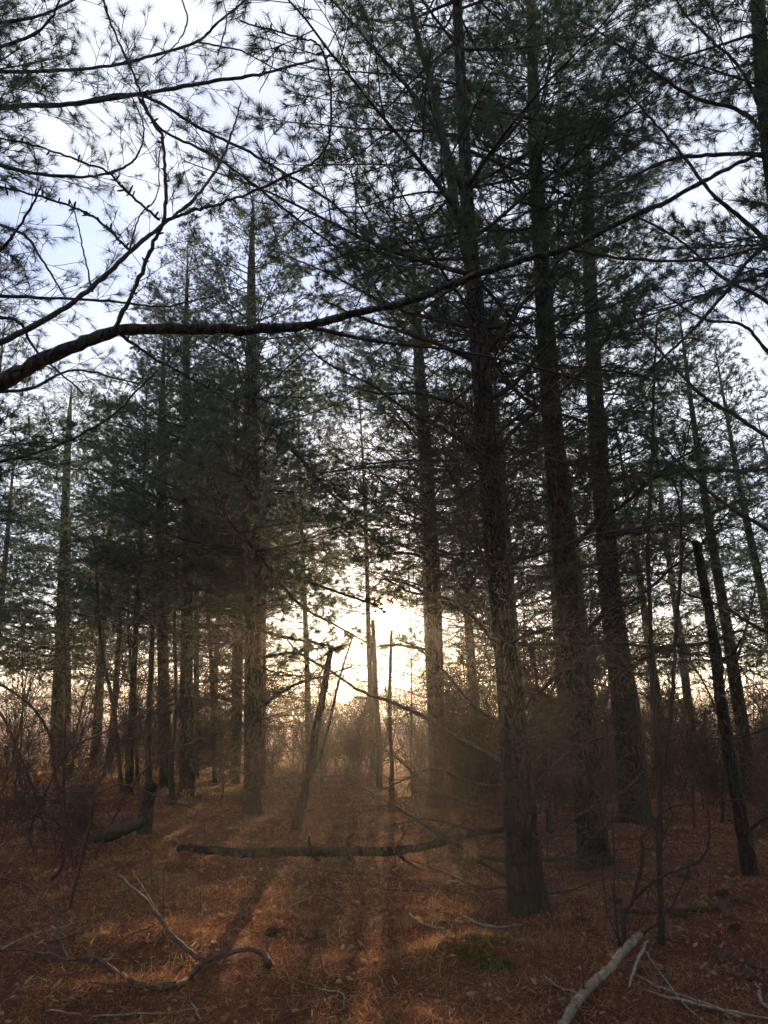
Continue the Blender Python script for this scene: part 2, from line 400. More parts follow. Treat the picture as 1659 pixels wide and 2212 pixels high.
def pine(label, pts, height, crown, dead_from=.7, seed=0, k=16, whorl=.37, per=5.2, live_len=1., dead_len=1., group=None, az_bias=None, needle_keep=1., live_max=None, dead_density=1.05):
    """pts: (px, py, width) going up the trunk, the first on the ground"""
    rs = random.getstate(); random.seed(seed*77+5)
    g0 = ground(pts[0][0], pts[0][1]); Y = g0.y
    P = [at(a, b_, Y) for a, b_, _ in pts]; R = [pw(a, b_, Y, c) for a, b_, c in pts]
    P[0] = g0 - Vector((0, 0, .12))
    R[0] *= .82
    top = P[-1]; dirn = (P[-1]-P[-2]).normalized(); zt = top.z; r = R[-1]
    if zt < height:
        m_ = 4
        dirn = (dirn+Vector((0, 0, .6))).normalized()
        for i in range(1, m_+1):
            q = top + dirn*((height-zt)/dirn.z)*i/m_; P.append(q); R.append(max(.008, r*(1-i/m_)))
    root = empty('pine_tree', g0)
    tag(root, label, 'tree', group)
    me, c, rr = trunk_mesh('trunk', P, R, k=k, seed=seed*1.7, org=g0)
    obj('trunk', me, root)
    def axis(z):
        for i in range(len(c)-1):
            if c[i+1].z >= z: return c[i], rr[i]
        return c[-1], rr[-1]
    z = dead_from; az = random.uniform(0, 6)
    while z < height-.15:
        live = z > crown or (z > crown-.9 and random.random() < .3)
        m_ = max(2, int(random.gauss(per*(1.3 if live else dead_density), .8)))
        for q in range(m_):
            az += 2*math.pi/m_ + random.uniform(-.5, .5)
            zz = z + random.uniform(-.1, .1)
            p, r = axis(zz)
            if live:
                u = (zz-crown)/(height-crown); L = live_len*2.45*(1-max(0, u)**2.2*.78)*random.uniform(.7, 1.1)
                el = random.uniform(-.05, .18)+.6*max(0, u)**2
                if live_max: L = min(L, live_max)
            else:
                L = dead_len*random.uniform(.55, 1.5)*(1.1 if zz > 1.5 else .8); el = random.uniform(-.35, .15) if zz < 2.5 else random.uniform(-.15, .35)
            dx = Vector((math.cos(az)*math.cos(el), math.sin(az)*math.cos(el), math.sin(el)))
            tip = Vector(p) + dx*L
            if seed == 1 and zz < 2.3 and dx.x < .15: continue
            if tip.y < 2.2 and abs(tip.x) < 2.5: continue
            pr = proj(tip)
            if pr is None: continue
            if live and blocked(p, tip): continue
            if live and Y < 9 and zz < 8.5 and dx.y < -.3 and random.random() < .6: continue
            if not live and ell(proj(tip), 740, 1340, 110, 60): continue
            far_ = Y > 11
            if live: me_, ne = random.choice(LIVEF if far_ else LIVE)
            else: me_ = random.choice(DEADF if far_ else DEADL)
            b_ = obj('branch', me_, root)
            b_.location = Vector(p)-g0; b_.rotation_euler = (random.uniform(-.5, .5), -el, az)
            s_ = L/(2.4 if live else 2.0); b_.scale = (s_, s_, s_)
            if live and random.random() < needle_keep:
                tag(obj('needles', ne, b_), kind='stuff')
        z += whorl*(1.35 if live else 1)*random.uniform(.75, 1.25)
    random.setstate(rs)
    return root, axis

TH = 1.
def limb(root, pts, Y0, Y1, twigs=.8, tuft=True, mt=None, spurs=0, slen=.5, step=.14, nn=12, start=.08, nlen=.08, nw=.0026, tlen=.15, name='branch', flat=.5, wob=.012, lift=0., k=7, tr=.0016):
    """a limb traced by (px, py, width), from distance Y0 to Y1"""
    n = len(pts); P = []; W = []
    for i, (a, b_, c) in enumerate(pts):
        Y = Y0+(Y1-Y0)*i/(n-1); P.append(at(a, b_, Y)); W.append(pw(a, b_, Y, c)*TH)
    m_ = max(8, (n-1)*8); c = spline(P, m_)
    c = [c[0]] + [p+rv(wob*.22) for p in c[1:]]
    rr = []
    for i in range(m_+1):
        u = i/m_*(n-1); j = min(int(u), n-2); rr.append((W[j]+(W[j+1]-W[j])*(u-j))*random.uniform(.93, 1.07))
    org = root.location if root else P[0]
    wd, tf = Geo(), []
    wd.tube(c, rr, k, cap=True)
    if k > 5:
        q = wd.V[0]; ct = np.repeat(np.asarray([tuple(p) for p in c], np.float32), k, 0); nn_ = len(ct)
        jf = np.array([1+.20*noise.noise(Vector(v)*14)+.16*noise.noise(Vector(v)*38)+.10*noise.noise(Vector(v)*90) for v in q[:nn_].tolist()], np.float32)
        q[:nn_] = ct+(q[:nn_]-ct)*jf[:, None]
    if twigs: 
        tw = Geo(); ax = c
        grow(tw, tf, ax, .0001, .0001, step=step, start=start, slen=slen, tlen=tlen, dens=twigs, tuft=tuft, flat=flat, k0=3, lift=lift, tr=tr)
        wd.put(np.concatenate(tw.V), None, np.concatenate(tw.Q))
    o_ = wd.build(name, mt or TWIG, root, org=org)
    if not root: o_.location = org
    if tuft and tf:
        ne = tuftgeo(tf, nn, nlen, nw).build('needles', NEED, o_, smooth=False, org=org); tag(ne, kind='stuff')
    for i in range(spurs):
        j = random.randint(1, m_-1); tt = (c[j+1]-c[j]).normalized(); d_ = (tt.cross(rv()).normalized()+Vector((0, 0, .5))).normalized()
        s_ = obj('spur', SPUR, o_); s_.location = c[j]+d_*rr[j]*.6-Vector(org)
        s_.rotation_euler = d_.to_track_quat('Z', 'Y').to_euler(); f = random.uniform(.45, 1.15); s_.scale = (f, f, f*random.uniform(.6, 1.1))
    return o_
ge = Geo(); ge.tube([(0, 0, 0), (0, .001, .008), (0, .002, .02), (.002, .002, .032), (.003, .002, .038)], [.004, .005, .0055, .004, .0015], 6, cap=True)
SPUR = ge.mesh('spur', TWIG)

# ------------------------------------------------------------------ main pines
t1, ax1 = pine('thickest near pine, its wide flared base on the needles right of the sunlit moss', [(1137, 1965, 90), (1127, 1800, 74), (1112, 1620, 64), (1098, 1450, 54), (1077, 1250, 50), (1055, 1000, 46), (1036, 750, 41), (1022, 600, 36), (1010, 450, 30), (1000, 250, 25), (992, 100, 22), (985, -60, 20)],
     13.5, 5.0, seed=1, k=26, dead_len=1.25, live_len=1.15, group='tall pines standing in the wood')
t2, ax2 = pine('second large pine, behind and right of the nearest trunk', [(1285, 1872, 78), (1272, 1720, 66), (1255, 1550, 61), (1230, 1300, 55), (1205, 1050, 48), (1182, 750, 41), (1166, 500, 34), (1155, 300, 28), (1148, 50, 20)],
     13.2, 4.6, seed=2, k=24, group='tall pines standing in the wood', live_len=1.05, per=5)
t3, ax3 = pine('third large pine to the right, moss at its base, behind the bare sapling', [(1375, 1768, 74), (1362, 1640, 64), (1348, 1500, 56), (1320, 1300, 48), (1303, 1080, 41), (1287, 880, 36), (1275, 600, 28), (1268, 350, 20)],
     11.6, 4.6, seed=3, k=20, group='tall pines standing in the wood', live_len=.85, per=4.6)
t4, ax4 = pine('slender pine just right of the low sun, between sun and nearest trunk', [(941, 1738, 38), (943, 1600, 36), (940, 1400, 34), (934, 1200, 31), (918, 950, 27), (903, 750, 22)],
     11.8, 4.3, seed=4, k=16, group='tall pines standing in the wood', live_len=1.1, dead_len=.7, per=4.4, dead_from=1.6)
t5, ax5 = pine('straight pine left of the sun with broken leaning snag to its right', [(545, 1757, 42), (546, 1600, 38), (547, 1400, 38), (545, 1200, 36), (541, 950, 30), (543, 790, 25), (543, 600, 18)],
     11.8, 4.3, seed=5, k=18, group='tall pines standing in the wood', live_len=1.1, dead_len=1.1)
t6, ax6 = pine('right one of the two close pines left of centre, bark frayed at its foot', [(406, 1718, 38), (403, 1550, 30), (403, 1400, 27), (405, 1150, 24), (404, 900, 19), (402, 700, 12)],
     12., 4.2, seed=6, k=14, group='tall pines standing in the wood')
t7, ax7 = pine('left one of the two close pines left of centre', [(361, 1698, 34), (355, 1550, 27), (352, 1400, 24), (352, 1150, 20), (350, 900, 15)],
     11.4, 4.0, seed=7, k=14, group='tall pines standing in the wood', dead_len=1.1)
t8, ax8 = pine('left-hand pine with brambles before it and pink field behind', [(122, 1655, 32), (124, 1550, 28), (131, 1400, 24), (136, 1250, 21), (145, 1000, 15), (150, 900, 10)],
     12.6, 3.2, seed=8, k=14, group='tall pines standing in the wood', live_len=1.3)
pine('thin pine pressed against the back of the left-hand pine', [(143, 1648, 20), (145, 1500, 17), (144, 1350, 14), (148, 1200, 11)],
     8.6, 3.4, seed=9, k=10, group='tall pines standing in the wood', live_len=1.2, per=3)
pine('thin pine close behind the left side of the straight pine', [(510, 1694, 22), (514, 1550, 18), (519, 1300, 15), (522, 1100, 12)],
     10.4, 3.4, seed=10, k=10, group='tall pines standing in the wood', live_len=1.2, per=4)
pine('narrow dark pine seen along the right edge of the straight pine', [(566, 1705, 19), (566, 1500, 15), (567, 1300, 13), (570, 1100, 10)],
     9.6, 5.5, seed=11, k=10, group='tall pines standing in the wood', live_len=.9, per=3)
pine('very thin pine standing alone against the field between two thicker pines', [(464, 1692, 12), (460, 1560, 10), (456, 1430, 9), (450, 1330, 7)],
     6.5, 3.2, seed=12, k=8, group='tall pines standing in the wood', live_len=.9, per=3)
pine('thin pine half hidden behind the right one of the close pair', [(424, 1684, 15), (424, 1500, 13), (424, 1300, 11), (425, 1150, 9)],
     9.8, 3.6, seed=13, k=8, group='tall pines standing in the wood', live_len=1.2, per=4)
# pines beyond the frame's edge whose limbs reach in
n_l = empty('pine_tree', (-3.6, 3.4, 0)); tag(n_l, 'near pine beyond the left edge whose thick bare limb arches across the picture', 'tree', 'tall pines standing in the wood')
me, c_, r_ = trunk_mesh('trunk', [(-3.6, 3.4, -.1), (-3.6, 3.4, 1.5), (-3.65, 3.45, 4), (-3.7, 3.5, 7), (-3.7, 3.5, 11)], [.17, .15, .13, .09, .02], k=18, seed=4., org=(-3.6, 3.4, 0))
obj('trunk', me, n_l)
A = dict(root=n_l, twigs=.0, tuft=False)
EDGE_L = (-430, 1020, 62)
limb(n_l, [EDGE_L, (-250, 930, 44), (0, 825, 33), (120, 765, 29), (250, 716, 25), (400, 711, 23), (550, 712, 21), (660, 703, 19), (760, 680, 17), (900, 645, 16), (1000, 605, 15), (1120, 565, 14), (1230, 535, 13), (1350, 475, 11), (1450, 430, 10), (1560, 370, 9), (1659, 325, 8), (1740, 295, 6)],
     3.4, 3.9, twigs=.35, tuft=False, spurs=46, slen=.45, mt=BARK, k=10, step=.2, wob=.016)
SP = dict(twigs=.7, tuft=True, slen=.34, step=.11, nn=28, tlen=.12, spurs=30, wob=.013, tr=.002, nlen=.07, nw=.002)
TH = .72
limb(n_l, [(245, 716, 15), (275, 655, 13), (305, 590, 12), (330, 530, 11), (355, 470, 11), (357, 390, 10), (350, 300, 9), (322, 250, 8), (300, 190, 8), (265, 110, 7), (228, 20, 6), (200, -60, 5)], 3.5, 3.1, **SP)
limb(n_l, [(355, 475, 10), (430, 452, 9), (500, 432, 8), (600, 390, 8), (690, 340, 7), (714, 280, 7), (712, 170, 7), (690, 100, 6), (640, 80, 6), (520, 45, 5)], 3.45, 3.0, **SP)
limb(n_l, [(345, 475, 8), (270, 410, 7), (230, 370, 7), (150, 340, 6), (60, 310, 6), (-60, 290, 5)], 3.45, 3.0, **SP)
limb(n_l, [(280, 540, 9), (215, 478, 8), (150, 445, 7), (50, 415, 6), (-60, 400, 6)], 3.5, 3.1, **SP)
limb(n_l, [(260, 722, 10), (330, 772, 8), (400, 810, 7), (470, 850, 6), (560, 905, 5), (640, 940, 4)], 3.55, 3.9, **SP)
limb(n_l, [(-200, 900, 24), (-40, 762, 20), (100, 690, 17), (200, 620, 15), (285, 540, 13), (345, 490, 11), (420, 430, 9), (470, 360, 8), (500, 290, 6), (520, 220, 4)], 3.3, 4.2, twigs=.5, slen=.35)
TH = 1.
limb(n_l, [(660, 705, 10), (800, 735, 8), (930, 750, 7), (1050, 770, 6), (1180, 800, 5), (1320, 840, 4)], 3.75, 4.6, twigs=.6, tuft=False, slen=.3, spurs=12)
limb(n_l, [(1230, 537, 8), (1330, 556, 7), (1500, 562, 6), (1659, 532, 5), (1740, 500, 4)], 3.85, 3.6, twigs=.5, tuft=False, slen=.25, spurs=14)
limb(n_l, [(1235, 530, 7), (1240, 430, 6), (1215, 380, 5), (1150, 290, 5), (1110, 260, 4)], 3.85, 3.7, twigs=.5, tuft=False, slen=.2, spurs=10)
TH = .85
n_b = empty('pine_tree', (-5.4, 5.6, 0)); tag(n_b, 'pine off the left edge whose thin smooth limbs cross the upper left sky', 'tree', 'tall pines standing in the wood')
me, c_, r_ = trunk_mesh('trunk', [(-5.4, 5.6, -.1), (-5.4, 5.6, 2), (-5.4, 5.6, 5), (-5.4, 5.6, 8), (-5.4, 5.6, 12)], [.17, .15, .13, .08, .02], k=16, seed=9., org=(-5.4, 5.6, 0)); obj('trunk', me, n_b)
FO = dict(twigs=.97, tuft=True, slen=.8, step=.085, tr=.0024, wob=.014, nn=34, flat=.6, tlen=.2, nlen=.09, nw=.0022)
for pts, a, b_ in [
    ([(-420, 300, 20), (-200, 260, 17), (0, 232, 14), (150, 225, 12), (300, 203, 11), (450, 178, 9), (560, 160, 7), (680, 130, 5)], 5.6, 5.0),
    ([(-420, 160, 16), (-200, 155, 13), (0, 155, 10), (200, 148, 8), (330, 120, 7), (425, 90, 7), (480, 40, 6), (560, -20, 5)], 5.6, 5.0),
    ([(-300, 300, 13), (-100, 330, 11), (60, 372, 9), (180, 382, 7), (260, 365, 6), (300, 330, 5), (310, 270, 4), (280, 200, 3)], 5.4, 4.8),
    ([(150, 225, 8), (300, 205, 8), (420, 270, 8), (540, 330, 7), (640, 390, 7), (720, 440, 6), (800, 520, 5), (880, 600, 4)], 5.3, 6.2),
    ([(300, 210, 7), (350, 280, 7), (450, 330, 7), (550, 400, 6), (650, 480, 6), (720, 530, 5), (790, 600, 4)], 5.2, 6.4),
    ([(-300, 1080, 10), (0, 1000, 8), (130, 960, 7), (240, 900, 6), (290, 850, 5), (360, 780, 4), (420, 720, 3)], 5.6, 6.),
    ([(-300, 640, 12), (0, 640, 9), (120, 645, 8), (250, 652, 6), (350, 662, 5), (460, 640, 3)], 5.4, 5.8),
    ([(-300, 500, 12), (-100, 470, 10), (40, 500, 8), (90, 560, 6), (140, 640, 4)], 5.4, 4.9),
    ([(-300, 40, 12), (-100, 60, 10), (60, 40, 8), (140, 10, 6), (220, -40, 4)], 5.4, 4.9),
    ([(-300, 140, 12), (-100, 120, 10), (40, 90, 8), (110, 40, 6), (140, -40, 4)], 5.4, 4.6),
    ([(-300, 760, 12), (-100, 700, 10), (30, 690, 8), (80, 760, 6), (180, 850, 4)], 5.6, 6.),
    ([(-300, 860, 12), (-100, 850, 10), (60, 840, 8), (160, 800, 6), (300, 830, 4)], 5.6, 6.2),
    ([(-300, 600, 12), (-100, 590, 10), (0, 540, 8), (60, 460, 6), (90, 400, 4)], 5.3, 4.8)]:
    limb(n_b, pts, a, b_, **FO)
for pts in [[(425, 90, 5), (520, 110, 4), (600, 150, 3), (700, 180, 2)], [(470, 120, 4), (490, 40, 3), (470, -30, 2)], [(570, 60, 3), (590, 130, 3), (560, 200, 2)], [(280, 540, 5), (300, 470, 4), (340, 420, 3), (345, 330, 3), (375, 260, 2)], [(385, -20, 4), (405, 40, 4), (385, 90, 3), (330, 140, 3)], [(200, 630, 5), (180, 540, 4), (165, 470, 3), (150, 430, 3)]]:
    limb(n_b, pts, 5.0, 5.1, twigs=.4, tuft=False, slen=.3, tlen=.12)
TH = 1.
# right edge pine
n_r = empty('pine_tree', (4.75, 5.6, 0)); tag(n_r, 'pine at the upper right edge, its trunk top and crossing bare limbs against the sky', 'tree', 'tall pines standing in the wood')
P_ = [Vector((4.75, 5.6, -.1)), at(1850, 1500, 5.7), at(1760, 1000, 5.7), at(1690, 500, 5.7), at(1655, 250, 5.7), at(1636, 0, 5.7), at(1620, -300, 5.7)]
me, c_, r_ = trunk_mesh('trunk', P_, [.12, .11, .10, .085, .075, .065, .03], k=14, seed=3., org=n_r.location); obj('trunk', me, n_r)
for pts, a, b_ in [
    ([(1690, 480, 12), (1659, 345, 10), (1540, 335, 9), (1450, 345, 8), (1380, 375, 6), (1300, 420, 4)], 5.7, 5.4),
    ([(1660, 300, 12), (1600, 240, 9), (1500, 210, 8), (1420, 160, 6), (1340, 100, 5), (1250, 40, 3)], 5.7, 5.2),
    ([(1700, 560, 12), (1600, 470, 9), (1540, 420, 8), (1470, 330, 6), (1400, 250, 5), (1330, 170, 3)], 5.7, 5.3),
    ([(1690, 500, 12), (1620, 560, 9), (1560, 640, 8), (1480, 730, 6), (1400, 800, 4)], 5.7, 5.2),
    ([(1760, 1000, 12), (1659, 944, 9), (1580, 893, 8), (1510, 848, 7), (1405, 733, 5), (1350, 650, 3)], 5.7, 5.9),
    ([(1790, 1200, 12), (1659, 1143, 9), (1555, 1080, 7), (1475, 1008, 5), (1400, 930, 3)], 5.7, 6.1),
    ([(1830, 1420, 12), (1659, 1365, 8), (1560, 1310, 6), (1480, 1280, 4), (1400, 1230, 3)], 5.7, 6.3),
    ([(1655, 260, 9), (1600, 150, 7), (1540, 90, 6), (1480, 30, 4), (1440, -40, 3)], 5.7, 5.3),
    ([(1740, 850, 9), (1659, 760, 8), (1600, 700, 7), (1520, 690, 5), (1440, 640, 4)], 5.7, 6.4),
    ([(1720, 700, 9), (1640, 640, 8), (1560, 600, 7), (1470, 520, 5), (1380, 470, 4)], 5.7, 6.)]:
    limb(n_r, pts, a, b_, twigs=.97, tuft=True, slen=.85, step=.09, nn=16, flat=.8, nlen=.09, nw=.0035, tlen=.2)
def framing(root, x, y, za, zb, a0, a1, n, ln):
    for _ in range(n):
        z = random.uniform(za, zb); az = random.uniform(a0, a1); el = random.uniform(-.1, .3); L = ln*random.uniform(.7, 1.15)
        tip = Vector((x+math.cos(az)*L, y+math.sin(az)*L, z+math.sin(el)*L)); q = proj(tip)
        if blocked((x, y, z), tip, .8): continue
        me_, ne = random.choice(LIVE); b_ = obj('branch', me_, root); b_.location = (0, 0, z); b_.rotation_euler = (random.uniform(-.4, .4), -el, az)
        b_.scale = (L/2.4,)*3; tag(obj('needles', ne, b_), kind='stuff')
random.seed(61)
framing(n_b, -5.4, 5.6, 2.6, 11, -.7, .9, 34, 2.9)
framing(n_r, 4.75, 5.6, 4.2, 11, 2.2, 3.7, 26, 2.6)
# limbs traced on the main pines
Y1 = t1.location.y; Y2 = t2.location.y; Y3 = t3.location.y; Y5 = t5.location.y; Y4 = t4.location.y
BR = dict(twigs=.95, tuft=False, slen=.6, step=.08, tlen=.22, mt=DEAD, flat=.9, tr=.0028)
for pts, a, b_ in [
    ([(1100, 1862, 10), (1036, 1846, 9), (964, 1812, 8), (891, 1765, 6), (837, 1732, 5), (750, 1680, 3)], Y1, Y1-.2),
    ([(1095, 1895, 8), (1049, 1869, 7), (999, 1830, 6), (940, 1790, 4), (880, 1770, 3)], Y1, Y1-.3),
    ([(1095, 1917, 6), (1036, 1918, 5), (964, 1887, 4), (891, 1858, 3)], Y1, Y1-.2),
    ([(1092, 1760, 8), (1010, 1735, 7), (930, 1700, 6), (860, 1640, 4), (800, 1600, 3)], Y1, Y1+.3),
    ([(1090, 1650, 12), (1028, 1614, 11), (963, 1578, 10), (909, 1545, 9), (855, 1520, 8), (776, 1491, 7), (718, 1452, 6), (650, 1412, 5), (615, 1375, 3)], Y1, Y1+.6),
    ([(1080, 1560, 8), (1020, 1520, 7), (960, 1450, 6), (900, 1400, 4), (860, 1380, 3)], Y1, Y1+.6),
    ([(1085, 1700, 8), (1020, 1690, 7), (940, 1660, 6), (880, 1680, 4), (800, 1720, 3)], Y1, Y1-.3),
    ([(1090, 1810, 8), (1010, 1790, 7), (930, 1770, 5), (850, 1780, 3)], Y1, Y1+.2),
    ([(1075, 1400, 9), (1020, 1330, 8), (960, 1290, 6), (890, 1280, 5), (820, 1240, 3)], Y1, Y1+.3),
    ([(1070, 1200, 9), (1000, 1150, 7), (930, 1110, 6), (850, 1060, 5), (780, 1000, 3)], Y1, Y1-.3),
    ([(1150, 1850, 9), (1200, 1800, 8), (1265, 1752, 6), (1330, 1720, 5), (1400, 1660, 3)], Y1, Y1+.2),
    ([(1165, 1860, 8), (1230, 1850, 6), (1290, 1800, 5), (1340, 1755, 3)], Y1, Y1-.2),
    ([(1150, 1700, 7), (1210, 1640, 6), (1280, 1600, 5), (1360, 1580, 3)], Y1, Y1-.3),
    ([(1125, 1540, 10), (1180, 1480, 9), (1240, 1430, 7), (1300, 1380, 5), (1360, 1300, 3)], Y1, Y1-.3),
    ([(1170, 1930, 5), (1230, 1925, 4), (1300, 1900, 3), (1370, 1898, 2)], Y1, Y1-.2)]:
    limb(t1, pts, a, b_, **BR)
UPB = dict(twigs=.9, tuft=True, slen=.9, step=.11, start=.3, nn=18, nlen=.09, nw=.0042, tr=.002)
for pts, a, b_ in [
    ([(1024, 610, 22), (1005, 540, 20), (985, 450, 19), (962, 330, 17), (940, 210, 15), (905, 90, 13), (880, -30, 10)], Y1, Y1-.5),
    ([(1000, 420, 12), (984, 370, 12), (949, 290, 11), (889, 200, 9), (829, 130, 7), (770, 60, 5), (700, -20, 4)], Y1-.1, Y1-.7),
    ([(1020, 400, 12), (1045, 350, 10), (1090, 300, 9), (1130, 250, 7), (1180, 150, 5), (1230, 40, 3)], Y1, Y1-.4),
    ([(1050, 765, 12), (1085, 720, 11), (1130, 655, 9), (1180, 600, 7), (1240, 520, 5)], Y1, Y1-.4),
    ([(1065, 860, 12), (1110, 830, 11), (1170, 760, 8), (1230, 700, 6), (1310, 640, 4)], Y1, Y1-.5),
    ([(1060, 1000, 12), (1110, 930, 10), (1180, 870, 8), (1260, 800, 6), (1330, 700, 4)], Y1, Y1-.4),
    ([(1030, 780, 12), (960, 750, 10), (880, 720, 8), (790, 690, 6), (700, 650, 4)], Y1, Y1-.5),
    ([(1040, 900, 11), (980, 870, 9), (900, 850, 7), (820, 850, 5), (740, 830, 3)], Y1, Y1-.2),
    ([(1035, 1000, 11), (980, 940, 9), (900, 900, 7), (800, 830, 6), (700, 780, 4), (620, 700, 3)], Y1, Y1-.6),
    ([(1010, 560, 9), (950, 560, 8), (870, 560, 7), (790, 540, 6), (720, 560, 4)], Y1, Y1-.3)]:
    limb(t1, pts, a, b_, **UPB)
for rt, pts, a, b_ in [
    (t2, [(1195, 900, 11), (1130, 860, 9), (1080, 800, 7), (1040, 740, 5)], Y2, Y2-.8),
    (t2, [(1240, 1180, 12), (1290, 1130, 10), (1360, 1080, 8), (1440, 1010, 6), (1520, 960, 4)], Y2, Y2-.6),
    (t2, [(1250, 1400, 12), (1300, 1330, 10), (1380, 1290, 8), (1460, 1220, 6), (1560, 1140, 4)], Y2, Y2-.6),
    (t3, [(1310, 1050, 14), (1330, 1035, 12), (1404, 1022, 11), (1500, 1015, 9), (1600, 1017, 8), (1700, 1010, 6)], Y3, Y3-.8),
    (t3, [(1320, 1160, 14), (1335, 1153, 12), (1430, 1145, 10), (1530, 1112, 8), (1600, 1080, 5)], Y3, Y3-.5),
    (t3, [(1350, 1450, 9), (1430, 1400, 8), (1520, 1390, 6), (1600, 1360, 4)], Y3, Y3-.5),
    (t5, [(556, 1535, 9), (590, 1508, 8), (640, 1478, 7), (700, 1460, 5), (760, 1440, 3)], Y5, Y5-.5),
    (t5, [(550, 1250, 9), (620, 1250, 8), (675, 1261, 7), (718, 1275, 6), (783, 1297, 5), (822, 1308, 4)], Y5, Y5-.8),
    (t5, [(550, 1180, 9), (590, 1240, 8), (650, 1308, 7), (718, 1347, 5), (790, 1387, 3)], Y5, Y5-.5),
    (t5, [(535, 1310, 8), (480, 1290, 7), (420, 1270, 5), (350, 1280, 3)], Y5, Y5-.9),
    (t5, [(560, 1362, 8), (620, 1378, 7), (680, 1388, 5), (740, 1402, 3)], Y5, Y5-.4),
    (t5, [(560, 1420, 8), (610, 1412, 7), (660, 1405, 5), (700, 1398, 3)], Y5, Y5+.4),
    (t4, [(945, 1300, 8), (990, 1308, 6), (1050, 1330, 4), (1090, 1350, 3)], Y4, Y4-.2),
    (t4, [(928, 1290, 8), (895, 1268, 6), (855, 1255, 4), (810, 1250, 3)], Y4, Y4-.2),
    (t4, [(935, 1405, 8), (890, 1398, 6), (850, 1392, 4), (815, 1398, 3)], Y4, Y4-.2),
    (t4, [(928, 1210, 8), (880, 1195, 6), (820, 1200, 4), (760, 1215, 3)], Y4, Y4+.2),
    (t5, [(555, 900, 9), (620, 960, 8), (700, 1050, 7), (760, 1110, 5), (830, 1200, 3)], Y5, Y5-.6)]:
    limb(rt, pts, a, b_, twigs=.8, tuft=(pts[0][1] < 1425 and rt in (t4, t5)) or pts[0][1] < 1260, slen=.75, step=.075, start=.1, nn=26, tr=.006, nw=.010, nlen=.11)

# ------------------------------------------------------------------ far pines at the wood's edge: trunk and crown of their own
def lean(z): return (Matrix.Rotation(rad(-2.3+random.gauss(0, .7)), 3, 'Y') @ Matrix.Rotation(z, 3, 'Z')).to_euler()
FARP = []
for v in range(4):
    random.seed(500+v); low = 4.0 if v == 3 else 2.4+v*.3
    H = 11.; wd, tf = Geo(), []
    tm, c_, r_ = trunk_mesh('trunk', [(0, 0, -.1), (.03, 0, 3), (0, .05, 7), (0, 0, H)], [.08, .07, .05, .015] if v == 3 else [.15, .12, .08, .015], k=9, seed=v, step=.3)
    z = 1.2; az = 0
    while z < H-.2:
        m_ = random.randint(3, 5)
        for q in range(m_):
            az += 2*math.pi/m_+random.uniform(-.4, .4); lv = z > low
            u = max(0, (z-2.5)/(H-2.5)); L = 2.5*(1-u**2.4*.8)*random.uniform(.6, 1.1) if lv else random.uniform(.6, 1.6)
            el = random.uniform(-.05, .2)+.5*u
            dx = Vector((math.cos(az)*math.cos(el), math.sin(az)*math.cos(el), math.sin(el)))
            grow(wd, tf, twig_path((0, 0, z+random.uniform(-.1, .1)), dx, L, 6, .07, .01), .016, .005, step=.16, start=.15, slen=1.0, tstep=.13, tlen=.22, tuft=lv, tr=.0045, k0=3)
        z += (.62 if z > low else .5)*random.uniform(.8, 1.2)
    FARP.append((tm, wd.mesh('limbs', TWIG), tuftgeo(tf, 11, .12, .013, .6).mesh('crown', NEED, smooth=False)))
random.seed(77)
FARSPOT = [(-.30, 22.5, 1.1, 3), (1.3, 21, 1.1, 3), (-2.05, 21.5, 1.1, 3), (-2.85, 17.5, 1.1, 3), (2.3, 18.6, 1., 3), (-3.9, 20.5, 1.05, 3),  (-8.6, 15.8, .95), (-4.9, 15.2, .8, 3), (-8.8, 24, 1.), (-10.9, 15.6, .9), (-9.6, 14.3, .9), (-14.6, 18.8, 1.), (6.6, 14.2, .9), (9.6, 12.8, .8), (5.9, 18.9, .8), (11, 17.5, .8), (-12.4, 24.4, 1.), (12.8, 22.6, 1.), (7.9, 25.4, 1.), (2.4, 20.4, 1.05, 3), (-16, 25, 1.0), (-13.2, 22, .9), (-9.6, 26, .95), (-7.9, 22.6, .75), (-5.6, 25.5, .85), (3.0, 24.5, .8), (3.6, 21.6, .95), (5.6, 24, 1.), (7.4, 20.5, .95), (9.3, 23.5, 1.05), (11.5, 25, 1.), (13.4, 20, .95), (16, 24, 1.), (4.8, 17.5, .85), (8.4, 16, .9), (-11.4, 18.5, .85), (-3.7, 23.8, .8), (2.9, 16.4, .9)]
for i, (x, y, s, *hi) in enumerate(FARSPOT):
    tm, lm, cm = FARP[3 if hi else i % 3]
    r = empty('pine_tree', (x, y, hgt(x, y))); r.rotation_euler = lean(random.uniform(0, 6)); r.scale = (s, s, s)
    tag(r, 'smaller dark pine in the hazy row along the far edge of the wood', 'tree', 'pines along the far edge of the wood')
    obj('trunk', tm, r); obj('limbs', lm, r); tag(obj('crown', cm, r), kind='stuff')

# the same wood goes on beside and behind the camera
random.seed(78)
k_ = 0
while k_ < 64:
    x, y = random.uniform(-24, 24), random.uniform(-20, 14)
    if abs(x) < .62*max(y, 0)+3.4 and y > -2.5: continue
    if math.hypot(x, y) < 3.2: continue
    tm, lm, cm = FARP[k_ % 3]; k_ += 1
    r = empty('pine_tree', (x, y, 0)); r.rotation_euler[2] = random.uniform(0, 6); s = random.uniform(1.1, 1.5); r.scale = (s, s, s)
    tag(r, 'pine of the same wood standing outside the picture', 'tree', 'pines beside and behind the viewpoint')
    obj('trunk', tm, r); obj('limbs', lm, r); tag(obj('crown', cm, r), kind='stuff')

